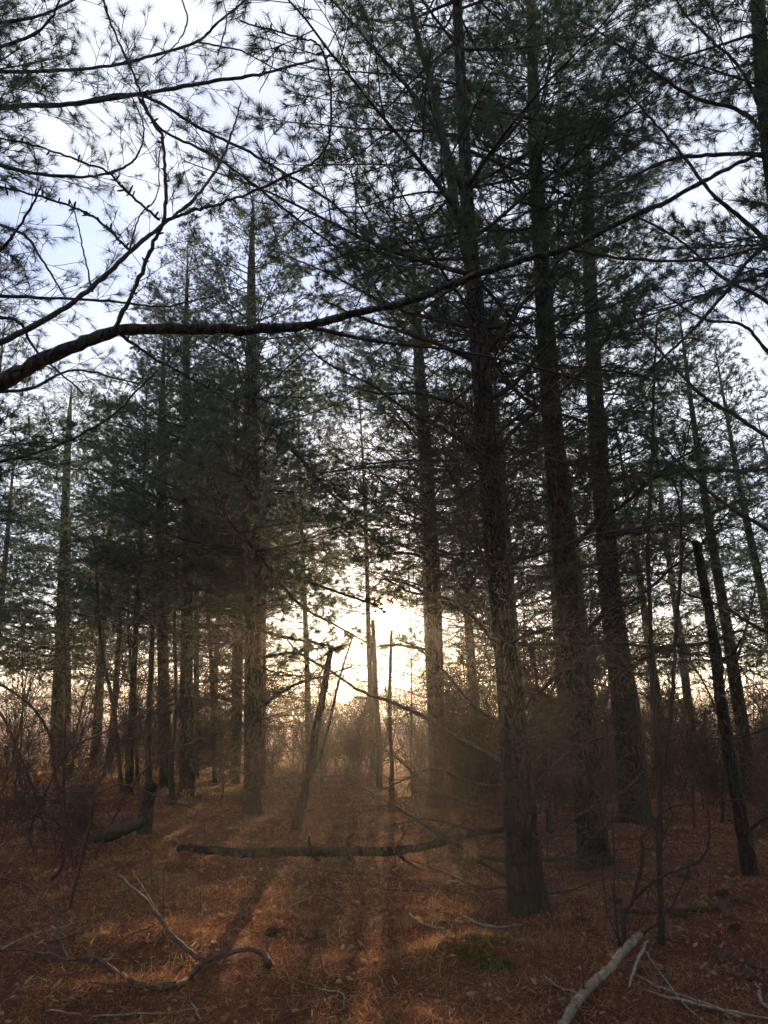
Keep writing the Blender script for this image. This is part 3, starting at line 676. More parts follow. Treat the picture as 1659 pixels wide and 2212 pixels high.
# ------------------------------------------------------------------ snags, saplings and shrubs
def wood_thing(name, label, cat, pts, Yb, Ye=None, mt=DEAD, twigs=.0, slen=.4, step=.14, group=None, k=10, extra=(), part='stem', wob=.01, tlen=.15, tr=.0016, start=.1):
    Ye = Yb if Ye is None else Ye
    base = at(pts[0][0], pts[0][1], Yb); root = empty(name, base); tag(root, label, cat, group)
    limb(root, pts, Yb, Ye, twigs=twigs, tuft=False, mt=mt, slen=slen, step=step, k=k, name=part, wob=wob, tlen=tlen, tr=tr, start=start, flat=.9)
    for e in extra:
        p_, a, b_ = e[:3]; tw = e[3] if len(e) > 3 else twigs
        limb(root, p_, a, b_, twigs=tw, tuft=False, mt=mt, slen=slen*.7, step=step, k=6, name='branch', wob=wob, tlen=tlen, tr=tr)
    return root
def gy(px, py): return ground(px, py).y
Yr = gy(1620, 1888)
wood_thing('dead_snag', 'dark dead snag leaning left with snapped top, near the right edge', 'dead tree',
    [(1622, 1893, 36), (1605, 1790, 30), (1585, 1680, 27), (1570, 1590, 25), (1555, 1500, 23), (1548, 1425, 25), (1538, 1360, 21), (1522, 1270, 19), (1505, 1180, 19), (1503, 1172, 12)], Yr, mt=BARK, k=14, wob=.006,
    extra=[([(1550, 1430, 8), (1585, 1410, 6), (1600, 1380, 4)], Yr, Yr-.3, .5), ([(1548, 1425, 6), (1530, 1412, 5), (1515, 1410, 3)], Yr, Yr, 0), ([(1507, 1185, 7), (1535, 1150, 5), (1580, 1100, 3)], Yr, Yr-.1, .6), ([(1505, 1180, 6), (1490, 1168, 4), (1470, 1160, 2)], Yr, Yr, 0), ([(1612, 1800, 8), (1650, 1770, 6), (1700, 1750, 4)], Yr, Yr-.2, .5), ([(1605, 1790, 5), (1580, 1775, 4), (1570, 1770, 2)], Yr, Yr, 0), ([(1575, 1600, 5), (1640, 1580, 4), (1700, 1560, 3)], Yr, Yr, .6)])
Yn = gy(640, 1795)
wood_thing('broken_snag', 'bare snapped trunk leaning right, directly below and left of the sun', 'dead tree',
    [(638, 1798, 26), (655, 1730, 21), (672, 1640, 19), (688, 1550, 17), (703, 1470, 14), (714, 1408, 13), (716, 1400, 10)], Yn, mt=BARK, k=12, wob=.004,
    extra=[([(712, 1412, 3), (690, 1390, 2), (665, 1380, 1.5)], Yn, Yn, 0), ([(715, 1408, 3), (740, 1395, 2), (760, 1390, 1.5)], Yn, Yn, 0), ([(716, 1404, 2.5), (722, 1385, 2), (724, 1375, 1.5)], Yn, Yn, 0), ([(662, 1690, 8), (690, 1640, 7), (712, 1560, 6), (735, 1460, 5), (760, 1380, 3)], Yn, Yn+.3, .5), ([(645, 1760, 7), (665, 1750, 5), (680, 1748, 3)], Yn, Yn-.2, 0)])
Yk = gy(180, 1795)
wood_thing('rotten_stump', 'short pointed dark stump at the left, among brambles', 'stump', [(181, 1798, 40), (180, 1770, 34), (178, 1745, 24), (177, 1720, 14)], Yk, mt=MOSSY, k=12)
Ym = gy(312, 1802)
wood_thing('rotten_stump', 'mossy leaning broken stump with a thin trunk rising behind it', 'stump', [(310, 1806, 40), (314, 1770, 34), (319, 1730, 30), (324, 1698, 31), (326, 1692, 20)], Ym, mt=MOSSY, k=12)
wood_thing('rotting_log', 'short mossy log piece lying between the two dark stumps', 'log', [(195, 1822, 18), (230, 1805, 26), (270, 1792, 24), (310, 1775, 20)], gy(250, 1822), mt=MOSSY, k=12, twigs=.6, slen=.15)
Yg = gy(700, 1853)
wood_thing('fallen_log', 'long thin fallen log lying across the clearing, its right end propped on branches', 'log',
    [(385, 1836, 9), (396, 1832, 14), (470, 1838, 17), (531, 1842, 19), (600, 1841, 19), (675, 1840, 19), (761, 1840, 19), (855, 1838, 18), (927, 1826, 16), (999, 1806, 14), (1089, 1792, 10)], Yg, Yg-.5, mt=BARK, k=20, wob=.02,
    extra=[([(672, 1840, 6), (668, 1820, 5), (667, 1808, 4)], Yg-.1, Yg-.1, 0), ([(676, 1848, 8), (690, 1860, 6), (700, 1866, 3)], Yg-.2, Yg-.4, 0), ([(756, 1838, 8), (750, 1815, 6), (765, 1800, 3)], Yg-.2, Yg-.2, 0), ([(755, 1845, 10), (768, 1868, 8), (795, 1882, 5), (840, 1890, 3)], Yg-.3, Yg-.8, .6), ([(858, 1835, 6), (866, 1812, 4), (875, 1800, 3)], Yg-.3, Yg-.3, 0), ([(858, 1842, 9), (880, 1862, 7), (915, 1880, 5), (960, 1895, 3)], Yg-.3, Yg-.8, .7), ([(930, 1826, 6), (960, 1800, 5), (1010, 1770, 3)], Yg-.4, Yg-.2, .7)])
# thin trunks
def sapling(label, pts, group='thin bare young trees', twigs=.75, mt=TWIG, extra=(), slen=.5, tr=.0022, name='young_tree', step=.15, start=.12):
    Y = gy(pts[0][0], pts[0][1]); 
    return wood_thing(name, label, 'young tree', pts, Y, mt=mt, twigs=twigs, slen=slen, group=group, k=7, extra=[(e, Y, Y+random.uniform(-.3, .3), .7) for e in extra], part='stem', tr=tr, wob=.01, step=step, start=start)
sapling('thin straight trunk rising from behind the mossy leaning stump', [(322, 1722, 15), (320, 1600, 14), (326, 1450, 12), (332, 1300, 10), (338, 1150, 7), (345, 1000, 4)])
sapling('crooked thin trunk leaning left, left of the mossy leaning stump', [(264, 1712, 11), (258, 1650, 10), (252, 1580, 9), (240, 1500, 8), (222, 1420, 8), (213, 1340, 7), (210, 1240, 6), (200, 1150, 4)])
sapling('left stem of the pair of whip-thin trunks beside the close pines', [(284, 1700, 8), (286, 1600, 7), (284, 1480, 7), (278, 1350, 6), (280, 1200, 4)])
sapling('right stem of the pair of whip-thin trunks beside the close pines', [(297, 1692, 9), (295, 1600, 8), (292, 1480, 7), (296, 1380, 6), (302, 1250, 5), (300, 1120, 3)])
sapling('slim trunk rising from the close pines on their left, bent at its foot', [(372, 1742, 12), (371, 1650, 10), (380, 1500, 8), (376, 1350, 7), (382, 1200, 5)])
sapling('thin straight trunk ending just below the sun', [(820, 1705, 16), (818, 1600, 14), (812, 1500, 12), (808, 1400, 11), (806, 1340, 8)])
sapling('thin trunk in the sun glare just right of the one below the sun', [(848, 1690, 9), (846, 1640, 9), (842, 1550, 8), (843, 1450, 8), (846, 1362, 6)])
sapling('slim dark trunk between the nearest pine and the second large pine', [(1187, 1800, 12), (1184, 1700, 11), (1180, 1600, 10), (1165, 1500, 8), (1150, 1400, 6)])
sapling('tall bare sapling standing nearest on the right, forked high among limbs', [(1427, 2040, 14), (1427, 1950, 13), (1424, 1840, 12), (1424, 1700, 12), (1416, 1560, 11), (1408, 1420, 10), (1402, 1280, 9), (1400, 1150, 8), (1408, 1000, 7), (1412, 850, 6), (1418, 700, 4)],
    extra=[[(1424, 1700, 9), (1440, 1620, 8), (1452, 1500, 8), (1462, 1350, 8), (1472, 1210, 7), (1470, 1130, 6), (1462, 1060, 5), (1430, 980, 4), (1400, 930, 3)], [(1472, 1130, 5), (1475, 1000, 4), (1500, 880, 3)]], slen=.7)
sapling('short thin trunk right of the sapling, leaning over the shrub', [(1500, 1790, 6), (1498, 1700, 5), (1515, 1600, 4), (1525, 1530, 3)], mt=REDTWIG)
sapling('bare pale young tree in the haze, forked, by the right edge', [(1608, 1700, 16), (1600, 1600, 14), (1585, 1500, 12), (1580, 1400, 10), (1565, 1300, 7), (1552, 1200, 4)], extra=[[(1583, 1460, 7), (1605, 1380, 6), (1625, 1300, 4), (1640, 1220, 3)]], slen=1.0)
sapling('thin dark young tree between the snag and the pale forked tree', [(1560, 1780, 8), (1565, 1650, 7), (1560, 1500, 6), (1545, 1380, 5), (1530, 1280, 3)], slen=.8)
YS = gy(1352, 2058)
wood_thing('bare_shrub', 'crooked many-stemmed bare shrub growing behind the pale stick', 'shrub', [(1352, 2062, 10), (1346, 1977, 9), (1368, 1941, 8), (1389, 1840, 8), (1386, 1812, 7), (1422, 1765, 6), (1454, 1743, 5), (1530, 1732, 4), (1640, 1726, 3)], YS, YS-.2, mt=TWIG, k=7, twigs=.35, slen=.3,
    extra=[([(1366, 1945, 7), (1422, 1898, 6), (1512, 1858, 5), (1533, 1797, 4), (1526, 1740, 3)], YS, YS-.1, .4), ([(1338, 2045, 5), (1328, 1941, 4), (1326, 1833, 4), (1319, 1700, 3), (1310, 1560, 2)], YS, YS, .4), ([(1356, 2040, 4), (1400, 2010, 4), (1450, 1960, 3), (1500, 1850, 2)], YS, YS-.1, .4), ([(1345, 2050, 4), (1310, 1960, 3), (1300, 1850, 2)], YS, YS+.1, .3), ([(1360, 2050, 4), (1380, 2000, 3), (1410, 1900, 2), (1440, 1820, 2)], YS, YS+.1, .3)])
# brambles on the left side
BRL = [
    ('arching bramble reaching right over the pointed stump', [(150, 1960, 7), (175, 1860, 7), (196, 1770, 6), (208, 1720, 5), (240, 1700, 5), (270, 1695, 5), (340, 1720, 4), (420, 1748, 3)]),
    ('bramble cane rising from the far left and bending right over the undergrowth', [(110, 1900, 9), (134, 1870, 8), (140, 1790, 7), (120, 1680, 7), (110, 1600, 6), (80, 1540, 6), (20, 1490, 5), (-60, 1450, 4)]),
    ('long thin bramble tip sweeping up to the right in front of the close pines', [(200, 1860, 5), (250, 1760, 5), (290, 1690, 5), (340, 1640, 4), (420, 1600, 4), (500, 1560, 2)]),
    ('thick bramble cane slanting along the ground at the left edge', [(150, 1838, 9), (100, 1870, 8), (50, 1900, 7), (-60, 1930, 6)]),
    ('bramble cane curving to the left edge below the left-hand pine', [(100, 1800, 7), (70, 1700, 7), (30, 1600, 6), (0, 1540, 6), (-60, 1480, 4)]),
    ('bramble crossing left-hand pine from lower left to upper right', [(60, 1800, 5), (110, 1690, 5), (150, 1620, 5), (230, 1580, 4), (310, 1540, 4), (380, 1500, 2)])]
for lb, pts in BRL:
    Y = gy(pts[0][0], max(pts[0][1], 1760)); 
    wood_thing('bramble', lb, 'bramble', pts, Y, Y-.3, mt=REDTWIG, twigs=.8, slen=.45, group='bramble canes on the left', k=6, step=.12, tlen=.2)
# bare brush: small shrubs in the middle distance, one mesh each
BR_L = []
for v in range(6):
    random.seed(300+v); g_ = Geo()
    for s_ in range(random.randint(4, 7)):
        d_ = Vector((random.gauss(0, .28), random.gauss(0, .28), 1)); L = random.uniform(1.1, 2.3)
        grow(g_, [], twig_path((random.gauss(0, .08), random.gauss(0, .08), -.05), d_, L, 8, .09), .008, .002, step=.13, start=.15, slen=.6, tstep=.09, tlen=.26, tuft=False, flat=1.5, k0=4, tr=.0042, up=Vector((0, .5, .5)))
    BR_L.append(g_)
BRM = [g_.mesh('brush', REDTWIG if i % 2 else TWIG) for i, g_ in enumerate(BR_L)]
random.seed(91)
nb = 0
while nb < 125:
    y = random.uniform(11.5, 29); x = random.uniform(-.62, .62)*y
    p = proj((x, y, 0))
    if p[0] < 620 and y < 17 and random.random() < .8: continue
    if 560 < p[0] < 780 and y < 20: continue
    if y < 23 and (.0 < x < .8 or -2.4 < x < -1.1): continue
    nb += 1
    o_ = obj('bare_bush', BRM[nb % 6]); s_ = random.uniform(.6, 1.15); o_.scale = (s_, s_, s_*random.uniform(.8, 1.1)); o_.location = (x, y, hgt(x, y)); o_.rotation_euler[2] = random.uniform(0, 6)
    tag(o_, 'leafless twiggy bush in the brown tangle between and behind the trunks', 'bush', 'leafless bushes behind the trunks')
nb = 0
while nb < 40:
    y = random.uniform(9.2, 22); x = random.uniform(.08, .62)*y
    if y < 12 and x < 1.9: continue
    nb += 1
    o_ = obj('bare_bush', BRM[nb % 6]); s_ = random.uniform(.4, 1.2); o_.scale = (s_, s_, s_*random.uniform(.8, 1.2)); o_.location = (x, y, hgt(x, y)); o_.rotation_euler[2] = random.uniform(0, 6)
    tag(o_, 'leafless twiggy bush in the brown tangle between and behind the trunks', 'bush', 'leafless bushes behind the trunks')
TB = []
for v in range(5):
    random.seed(350+v); g_ = Geo()
    for s_ in range(random.randint(5, 8)):
        d_ = Vector((random.gauss(0, .22), random.gauss(0, .22), 1)); L = random.uniform(2.4, 3.8)
        grow(g_, [], twig_path((random.gauss(0, .12), random.gauss(0, .12), -.05), d_, L, 10, .07), .014, .004, step=.15, start=.08, slen=.95, tstep=.11, tlen=.32, tuft=False, flat=1.5, k0=4, tr=.0055, up=Vector((0, .5, .5)), lift=.03)
    TB.append(g_.mesh('tall_brush', REDTWIG if v % 2 else TWIG))
random.seed(96); nb = 0
while nb < 58:
    y = random.uniform(13.5, 29)
    x = random.uniform(-.13, .58)*y if nb < 48 else random.uniform(-.58, -.16)*y
    if nb >= 48 and y < 19: continue
    if (-.3 < x < 1.15 and y < 21) or (.1 < x < .7) or (-2.4 < x < -1.0 and y < 22): continue
    nb += 1
    o_ = obj('tall_bush', TB[nb % 5]); s_ = random.uniform(.55, 1.1); o_.scale = (s_, s_, s_*random.uniform(.9, 1.1)); o_.location = (x, y, hgt(x, y)); o_.rotation_euler[2] = random.uniform(0, 6)
    tag(o_, 'head-high leafless brush filling the middle distance toward the field', 'bush', 'tall leafless brush toward the field')
random.seed(97)
for nb in range(13):
    y = random.uniform(7.6, 13); x = -random.uniform(.37, .56)*y
    o_ = obj('bare_bush', BRM[nb % 6]); s_ = random.uniform(.3, .75); o_.scale = (s_, s_, s_*random.uniform(.8, 1.2)); o_.location = (x, y, hgt(x, y)); o_.rotation_euler[2] = random.uniform(0, 6)
    tag(o_, 'low tangled bare bush among the brambles at the left', 'bush', 'low tangled bushes among the left brambles')
random.seed(99)
for nb, (px_, y) in enumerate(((640, 22), (700, 25), (745, 20.5), (775, 23.5), (700, 18.5), (755, 27), (600, 20), (885, 18), (905, 22), (975, 13.5), (1000, 17))):
    x = (px_-829)/1610*y*.98
    o_ = obj('tall_bush', TB[nb % 5]); s_ = random.uniform(.5, .8); o_.scale = (s_,)*3; o_.location = (x, y, hgt(x, y)); o_.rotation_euler[2] = random.uniform(0, 6)
    tag(o_, 'head-high leafless brush filling the middle distance toward the field', 'bush', 'tall leafless brush toward the field')
# crisp slender stems with open side twigs, standing before the field
random.seed(98)
for i in range(26):
    y = random.uniform(14, 24); x = random.uniform(-.11, .45)*y if i < 16 else random.uniform(-.5, -.2)*y
    if .15 < x < .6: continue
    o_ = obj('slender_sapling', DEADF[i % 6]); s_ = random.uniform(1., 1.9); o_.scale = (s_, s_, s_); o_.location = (x, y, hgt(x, y)-.05)
    o_.rotation_euler = (0, rad(-90)+random.gauss(0, .12), random.uniform(0, 6))
    tag(o_, 'open-twigged bare sapling standing before the bright field', 'sapling', 'open-twigged saplings before the field')
# tall whip saplings
WH = []
for v in range(4):
    random.seed(400+v); g_ = Geo()
    grow(g_, [], twig_path((0, 0, -.05), Vector((random.gauss(0, .05), random.gauss(0, .05), 1)), 5.0, 14, .04), .020, .003, step=.24, start=.2, slen=1.0, tstep=.14, tlen=.35, tuft=False, flat=1.5, k0=5, tr=.0045, up=Vector((0, .7, .3)), lift=.06)
    WH.append(g_.mesh('whip', TWIG))
random.seed(92)
for i in range(46):
    y = random.uniform(12, 27); x = random.uniform(-.5, .6)*y
    p = proj((x, y, 0))
    if 560 < p[0] < 800 and y < 19: x += 3.2*y/15
    o_ = obj('slender_sapling', WH[i % 4]); s_ = random.uniform(.6, 1.2); o_.scale = (s_, s_, s_); o_.location = (x, y, hgt(x, y)); o_.rotation_euler = lean(random.uniform(0, 6))
    tag(o_, 'tall leafless sapling, pencil thin, standing among the distant trunks', 'sapling', 'pencil-thin leafless saplings in the distance')

# ------------------------------------------------------------------ fallen branches and sticks
def gl(pts, dz=.02):                       # trace on the ground
    return [(ground(a, b_)+Vector((0, 0, dz)), c) for a, b_, c in pts]
def stick(name, label, cat, pts, mt, dz=.02, group=None, twigs=0., slen=.2, extra=(), k=8, ups=None):
    P = gl(pts, dz); ups = ups or [0]*len(P)
    def tube3(PP, UP, root, nm, tw):
        q = [p+Vector((0, 0, u)) for (p, _), u in zip(PP, UP)]
        m_ = (len(q)-1)*5; c = spline(q, m_); c = [p+rv(.003) for p in c]; rr = []
        for i in range(m_+1):
            u = i/m_*(len(q)-1); j = min(int(u), len(q)-2)
            w_ = PP[j][1]+(PP[j+1][1]-PP[j][1])*(u-j); rr.append(w_*.5*(c[i]-cam.location).length/FPX*random.uniform(.97, 1.03))
        g_ = Geo(); g_.tube(c, rr, k, cap=True)
        q = g_.V[0]; ct = np.repeat(np.asarray([tuple(p) for p in c], np.float32), k, 0); m2_ = len(ct)
        jf = np.array([1+.22*noise.noise(Vector(v)*30)+.14*noise.noise(Vector(v)*85) for v in q[:m2_].tolist()], np.float32)
        q[:m2_] = ct+(q[:m2_]-ct)*jf[:, None]
        if tw:
            t_ = Geo(); grow(t_, [], c, .0001, .0001, step=.09, start=.1, slen=slen, dens=tw, tuft=False, flat=1., k0=3, tlen=.1, tr=.0012)
            g_.put(np.concatenate(t_.V), None, np.concatenate(t_.Q))
        return g_.build(nm, mt, root, org=root.location)
    root = empty(name, P[0][0]); tag(root, label, cat, group)
    tube3(P, ups, root, 'stem', twigs)
    for pts2, up2, tw in extra: tube3(gl(pts2, dz), up2, root, 'fork', tw)
    return root
stick('fallen_branch', 'big forked fallen branch curving across the lower left, dark knob at its right end', 'branch',
    [(578, 2099, 18), (570, 2088, 11), (540, 2085, 8), (511, 2086, 8), (446, 2098, 10), (410, 2125, 10), (378, 2139, 10), (310, 2138, 9), (252, 2116, 8), (202, 2094, 7), (148, 2092, 6), (72, 2078, 5), (-20, 2078, 4)], DEAD,
    ups=[.02, .05, .07, .06, .04, .02, 0, 0, .02, .04, .03, .04, .05], twigs=.5, slen=.25,
    extra=[([(446, 2098, 8), (425, 2100, 8), (378, 2075, 7), (346, 2050, 7), (306, 2020, 6), (245, 1990, 5)], [.04, .06, .1, .14, .2, .3], .4),
           ([(400, 2100, 4), (367, 2065, 3), (330, 2020, 2.5), (290, 1960, 2)], [.05, .1, .15, .2], .5),
           ([(378, 2139, 5), (300, 2145, 4), (187, 2140, 3)], [.02, .01, .02], .2), ([(148, 2092, 5), (122, 2070, 4), (112, 2050, 3)], [.02, .1, .2], .2),
           ([(570, 2090, 7), (578, 2082, 5), (573, 2070, 3)], [.02, .06, .1], 0), ([(200, 2095, 4), (260, 2060, 3), (330, 2035, 2)], [.02, .06, .08], .4)])
st = stick('pale_stick', 'stout pale barkless stick, cut end up, at the bottom right', 'stick', [(1190, 2275, 17), (1231, 2212, 16), (1263, 2166, 16), (1300, 2138, 15), (1328, 2118, 15), (1355, 2098, 14), (1384, 2078, 14)], PALE,
    ups=[.02, .02, .03, .05, .07, .1, .13], k=14)
for a, b_, u in ((1328, 2118, .07), (1263, 2166, .03)):
    p = ground(a, b_)+Vector((0, 0, .02+u)); g_ = Geo()
    dd = (ground(1384, 2078)-ground(1263, 2166)).normalized()
    g_.tube([p-dd*.012, p, p+dd*.014], [.022, .025, .021], 12, cap=True); g_.build('knot', MOSSY, st, org=st.location)
p = ground(1263, 2166)+Vector((0, 0, .05)); g_ = Geo(); g_.tube([p, p+Vector((0, 0, .09)), p+Vector((-.003, 0, .19))], [.006, .005, .004], 6, cap=True); g_.build('stub', DEAD, st, org=st.location)
stick('pale_stick', 'short white broken twig stuck up right beside the stout pale stick', 'stick', [(1402, 2070, 5), (1385, 2095, 6), (1370, 2118, 6), (1360, 2140, 4)], BLEACH, ups=[.08, .06, .03, 0])
stick('fallen_branch', 'dark straight stick lying on the ground behind the bare shrub', 'branch', [(1340, 1975, 8), (1386, 1976, 9), (1450, 1974, 10), (1555, 1968, 10)], MOSSY)
stick('fallen_branch', 'short grey driftwood-like stick past the dark straight stick', 'branch', [(1533, 1962, 5), (1560, 1957, 9), (1590, 1950, 7), (1640, 1965, 3)], DEAD)
stick('fallen_branch', 'dark half-buried stick on the needles right of the moss mound top', 'branch', [(1560-160, 2150, 4), (1480, 2172, 5), (1560, 2190, 5), (1700, 2215, 4)], BLEACH, twigs=.5)
STK = [
    ([(1372, 2112, 3), (1420, 2140, 4), (1490, 2164, 4), (1600, 2208, 4)], .5, 'curved grey twig running from the pale stick toward the lower right corner'),
    ([(1382, 2100, 3), (1425, 2105, 3), (1460, 2112, 2)], .4, 'short level twig just right of the pale stick'),
    ([(1385, 2050, 3), (1420, 2100, 3), (1480, 2180, 3), (1540, 2230, 2)], .2, 'thin straight twig falling from the shrub foot to the bottom edge'),
    ([(1175, 2118, 3), (1210, 2142, 3), (1258, 2160, 3)], .2, 'thin dark twig leaning against the stout pale stick from the left'),
    ([(690, 2145, 3), (740, 2155, 3), (742, 2185, 2)], .2, 'small bent light twig near the bottom centre'),
    ([(885, 1980, 3), (915, 2002, 4), (965, 2018, 3), (972, 2035, 2)], .2, 'pale bent twig on needles in the centre foreground'),
    ([(625, 1965, 3), (690, 1935, 2)], .3, 'thin pale twig, one of a crossed pair left of centre'),
    ([(672, 1925, 2), (750, 1965, 3)], .3, 'second twig of the crossed pair left of centre'),
    ([(0, 2060, 4), (60, 2030, 3), (130, 2010, 3), (180, 1995, 2)], .6, 'rising twig at left edge above the big forked branch'),
    ([(100, 2190, 3), (180, 2202, 4), (300, 2200, 3), (470, 2185, 2)], .4, 'long low twig along the bottom left'),
    ([(0, 1900, 4), (60, 1920, 4), (100, 1960, 3), (150, 2000, 2)], .6, 'bare crooked twig lying in the left shade'),
    ([(640, 1875, 3), (720, 1890, 3), (820, 1895, 2)], .8, 'spindly twig in front of the fallen log'),
    ([(820, 1925, 3), (960, 1935, 4), (1090, 1950, 2)], .8, 'long twig lying left of the nearest pine foot'),
    ([(1000, 1985, 5), (1060, 2010, 6), (1130, 2003, 3)], .0, 'dark stick half buried below the nearest pine'),
    ([(1180, 1960, 3), (1260, 1955, 3), (1330, 1985, 3)], .5, 'thin twig lying right of the nearest pine foot'),
    ([(1560, 2060, 3), (1600, 2085, 4), (1680, 2110, 3)], .4, 'twig on the ground near the right edge'),
    ([(1640, 2150, 6), (1650, 2180, 6), (1690, 2200, 4)], .0, 'curled pale root piece at the right edge'),
    ([(250, 1935, 3), (330, 1905, 3), (420, 1890, 2)], .8, 'twiggy branchlet behind the big forked branch')]
for pts, tw, lb in STK:
    stick('fallen_twig', lb, 'twig', pts, random.choice((BLEACH, DEAD, BLEACH)), twigs=tw, slen=.18, group='fallen twigs on the needles', k=5, ups=[.01]*len(pts), dz=.012)
# small generic twigs
TW = []
for v in range(6):
    random.seed(600+v); g_ = Geo()
    grow(g_, [], twig_path((-.3, 0, .008), Vector((1, 0, .02)), .6, 7, .10), .0045, .0015, step=.1, start=.2, slen=.25, tstep=.07, tlen=.08, tuft=False, k0=5, tr=.0012, flat=.5)
    TW.append([g_.mesh('twig_pale', BLEACH), g_.mesh('twig_brown', DEAD)])
random.seed(93)
for i in range(170):
    y = 3.6+10*random.random()**1.6; x = random.uniform(-.6, .6)*y
    if i > 130: x = -abs(x)
    o_ = obj('fallen_twig', TW[i % 6][1 if i > 130 or i % 3 else 0]); s_ = random.uniform(.5, 1.5) if i < 130 else random.uniform(.9, 1.7); o_.scale = (s_,)*3; o_.location = (x, y, hgt(x, y)+.01); o_.rotation_euler = (random.uniform(-.2, .2), random.uniform(-.12, .05), random.uniform(0, 6.3))
    tag(o_, 'small loose twig scattered on the brown needle floor', 'twig', 'small loose twigs on the floor')
# thin upright stalks
SK = []
for v in range(3):
    random.seed(650+v); g_ = Geo(); g_.tube(twig_path((0, 0, -.02), Vector((.03, 0, 1)), .7, 7, .05), np.linspace(.0035, .002, 8), 4)
    for _ in range(3): g_.tube(twig_path((0, 0, random.uniform(.25, .6)), Vector((random.gauss(0, 1), random.gauss(0, 1), 1.2)), .12, 3, .1), [.0012, .001, .001, .0008], 3)
    SK.append(g_.mesh('stalk', REDTWIG))
random.seed(94)
for i in range(90):
    y = 4+9*random.random()**1.3; x = random.uniform(-.58, .58)*y
    if i < 12: x, y = BX+random.gauss(0, .4), BY+random.gauss(0, .25)
    o_ = obj('dry_stalk', SK[i % 3]); s_ = random.uniform(.3, .85); o_.scale = (s_,)*3; o_.location = (x, y, hgt(x, y)); o_.rotation_euler = (random.gauss(0, .1), random.gauss(0, .1), random.uniform(0, 6))
    tag(o_, 'thin upright dry stalk poking out of the needles', 'stalk', 'thin upright stalks in the forest floor')
# pine cones
g_ = Geo(); g_.tube([(-.06, 0, 0), (-.02, 0, 0), (.04, 0, 0), (.07, 0, 0)], [.008, .012, .012, .004], 6, cap=True)
for i in range(60):
    u = i/59; x = -.055+.115*u; r = .024*math.sin(math.pi*(.12+.83*u))+.003; a = i*2.4
    c_ = np.array([x, 0, 0]); d_ = np.array([.35, math.cos(a), math.sin(a)]); d_ /= np.linalg.norm(d_); s_ = np.array([0, -math.sin(a), math.cos(a)])
    g_.put([c_-s_*.004, c_+s_*.004, c_+d_*r+s_*.007, c_+d_*r*1.15, c_+d_*r-s_*.007, c_+d_*r*.6+np.array([-.004, 0, 0])], [(0, 5, 4), (0, 1, 5), (1, 2, 5), (5, 2, 3), (5, 3, 4)])
CM = g_.mesh('pine_cone', CONE)
CONES = [(1467, 1984), (1580, 1990), (1623, 2089), (1558, 2078), (1260, 1993), (1587, 2013), (1620, 2114), (1510, 1925), (1560, 1935), (960, 2005), (690, 2030), (790, 2060), (590, 2020), (1330, 1955), (1480, 1900)]
random.seed(95)
for a, b_ in CONES:
    p = ground(a, b_); o_ = obj('pine_cone', CM); o_.location = p+Vector((0, 0, .022)); o_.rotation_euler = (random.uniform(0, 6), random.uniform(-.15, .15), random.uniform(0, 6)); s_ = random.uniform(.9, 1.4); o_.scale = (s_,)*3
    tag(o_, 'dark open pine cone lying on the needle floor', 'pine cone', 'pine cones on the needle floor')

# ------------------------------------------------------------------ ground cover
def scatter(n, y0, y1, pw_=1.):
    """positions in the wedge in front of the camera, denser near"""
    u = RNG.random(n); Y = y0*(y1/y0)**u; X = RNG.uniform(-.68, .68, n)*Y
    return X, Y
ZX = np.linspace(-20, 20, 401); ZY = np.linspace(0, 30, 301)
ZZ = np.array([[hgt(x, y) for x in ZX] for y in ZY])
def hz(X, Y):
    fx_ = np.clip((X+20)/.1, 0, 399.99); fy_ = np.clip(Y/.1, 0, 299.99); i = fx_.astype(int); j = fy_.astype(int); a = fx_-i; b_ = fy_-j
    return ZZ[j, i]*(1-a)*(1-b_)+ZZ[j, i+1]*a*(1-b_)+ZZ[j+1, i]*(1-a)*b_+ZZ[j+1, i+1]*a*b_
def blades(name, mt, X, Y, ln, wd, tilt, bend=.25, dz=.004):
    n = len(X); Z = hz(X, Y)+dz
    a = RNG.uniform(0, 2*math.pi, n); e = np.abs(RNG.normal(0, tilt, n))
    L = ln*RNG.uniform(.5, 1.2, n); D = np.stack([np.cos(a)*np.cos(e), np.sin(a)*np.cos(e), np.sin(e)], 1)
    P = np.stack([X, Y, Z], 1); sc = np.clip(Y/6., .8, 3.)
    S = np.cross(D, RNG.normal(size=(n, 3))); S /= np.linalg.norm(S, axis=1)[:, None]; S *= (wd*sc)[:, None]/2
    Mid = P+D*L[:, None]*.5+RNG.normal(0, bend*.1, (n, 3))*L[:, None]; D2 = D+RNG.normal(0, bend, (n, 3)); D2[:, 2] = np.maximum(D2[:, 2], -.02)
    T_ = Mid+D2*L[:, None]*.5
    for q in (Mid, T_): q[:, 2] = np.maximum(q[:, 2], Z)
    V = np.stack([P-S*.6, P+S*.6, Mid+S, Mid-S, T_], 1).reshape(-1, 3)
    i = np.arange(n)*5
    g_ = Geo(); g_.put(V, np.stack([i+3, i+2, i+4], 1), np.stack([i, i+1, i+2, i+3], 1))
    return tag(g_.build(name, mt, smooth=False), kind='stuff')
NM = np.array([[noise.noise(Vector((x*1.1, y*1.5, 20)))+.6*noise.noise(Vector((x*3.4, y*4, 9))) for x in ZX] for y in ZY])
def mask(X, Y, lo=-.35, hi=.1, base=.25):
    v = NM[np.clip((Y/.1).astype(int), 0, 300), np.clip(((X+20)/.1).astype(int), 0, 400)]
    p = base+(1-base)*np.clip((v-lo)/(hi-lo), 0, 1)
    k_ = RNG.random(len(X)) < p
    return X[k_], Y[k_]
X, Y = mask(*scatter(400000, 3.4, 24))
tag(blades('fallen_needles', LITTER, X, Y, .070, .0019, .5), 'brown pine needles carpeting the forest floor', 'needle litter')
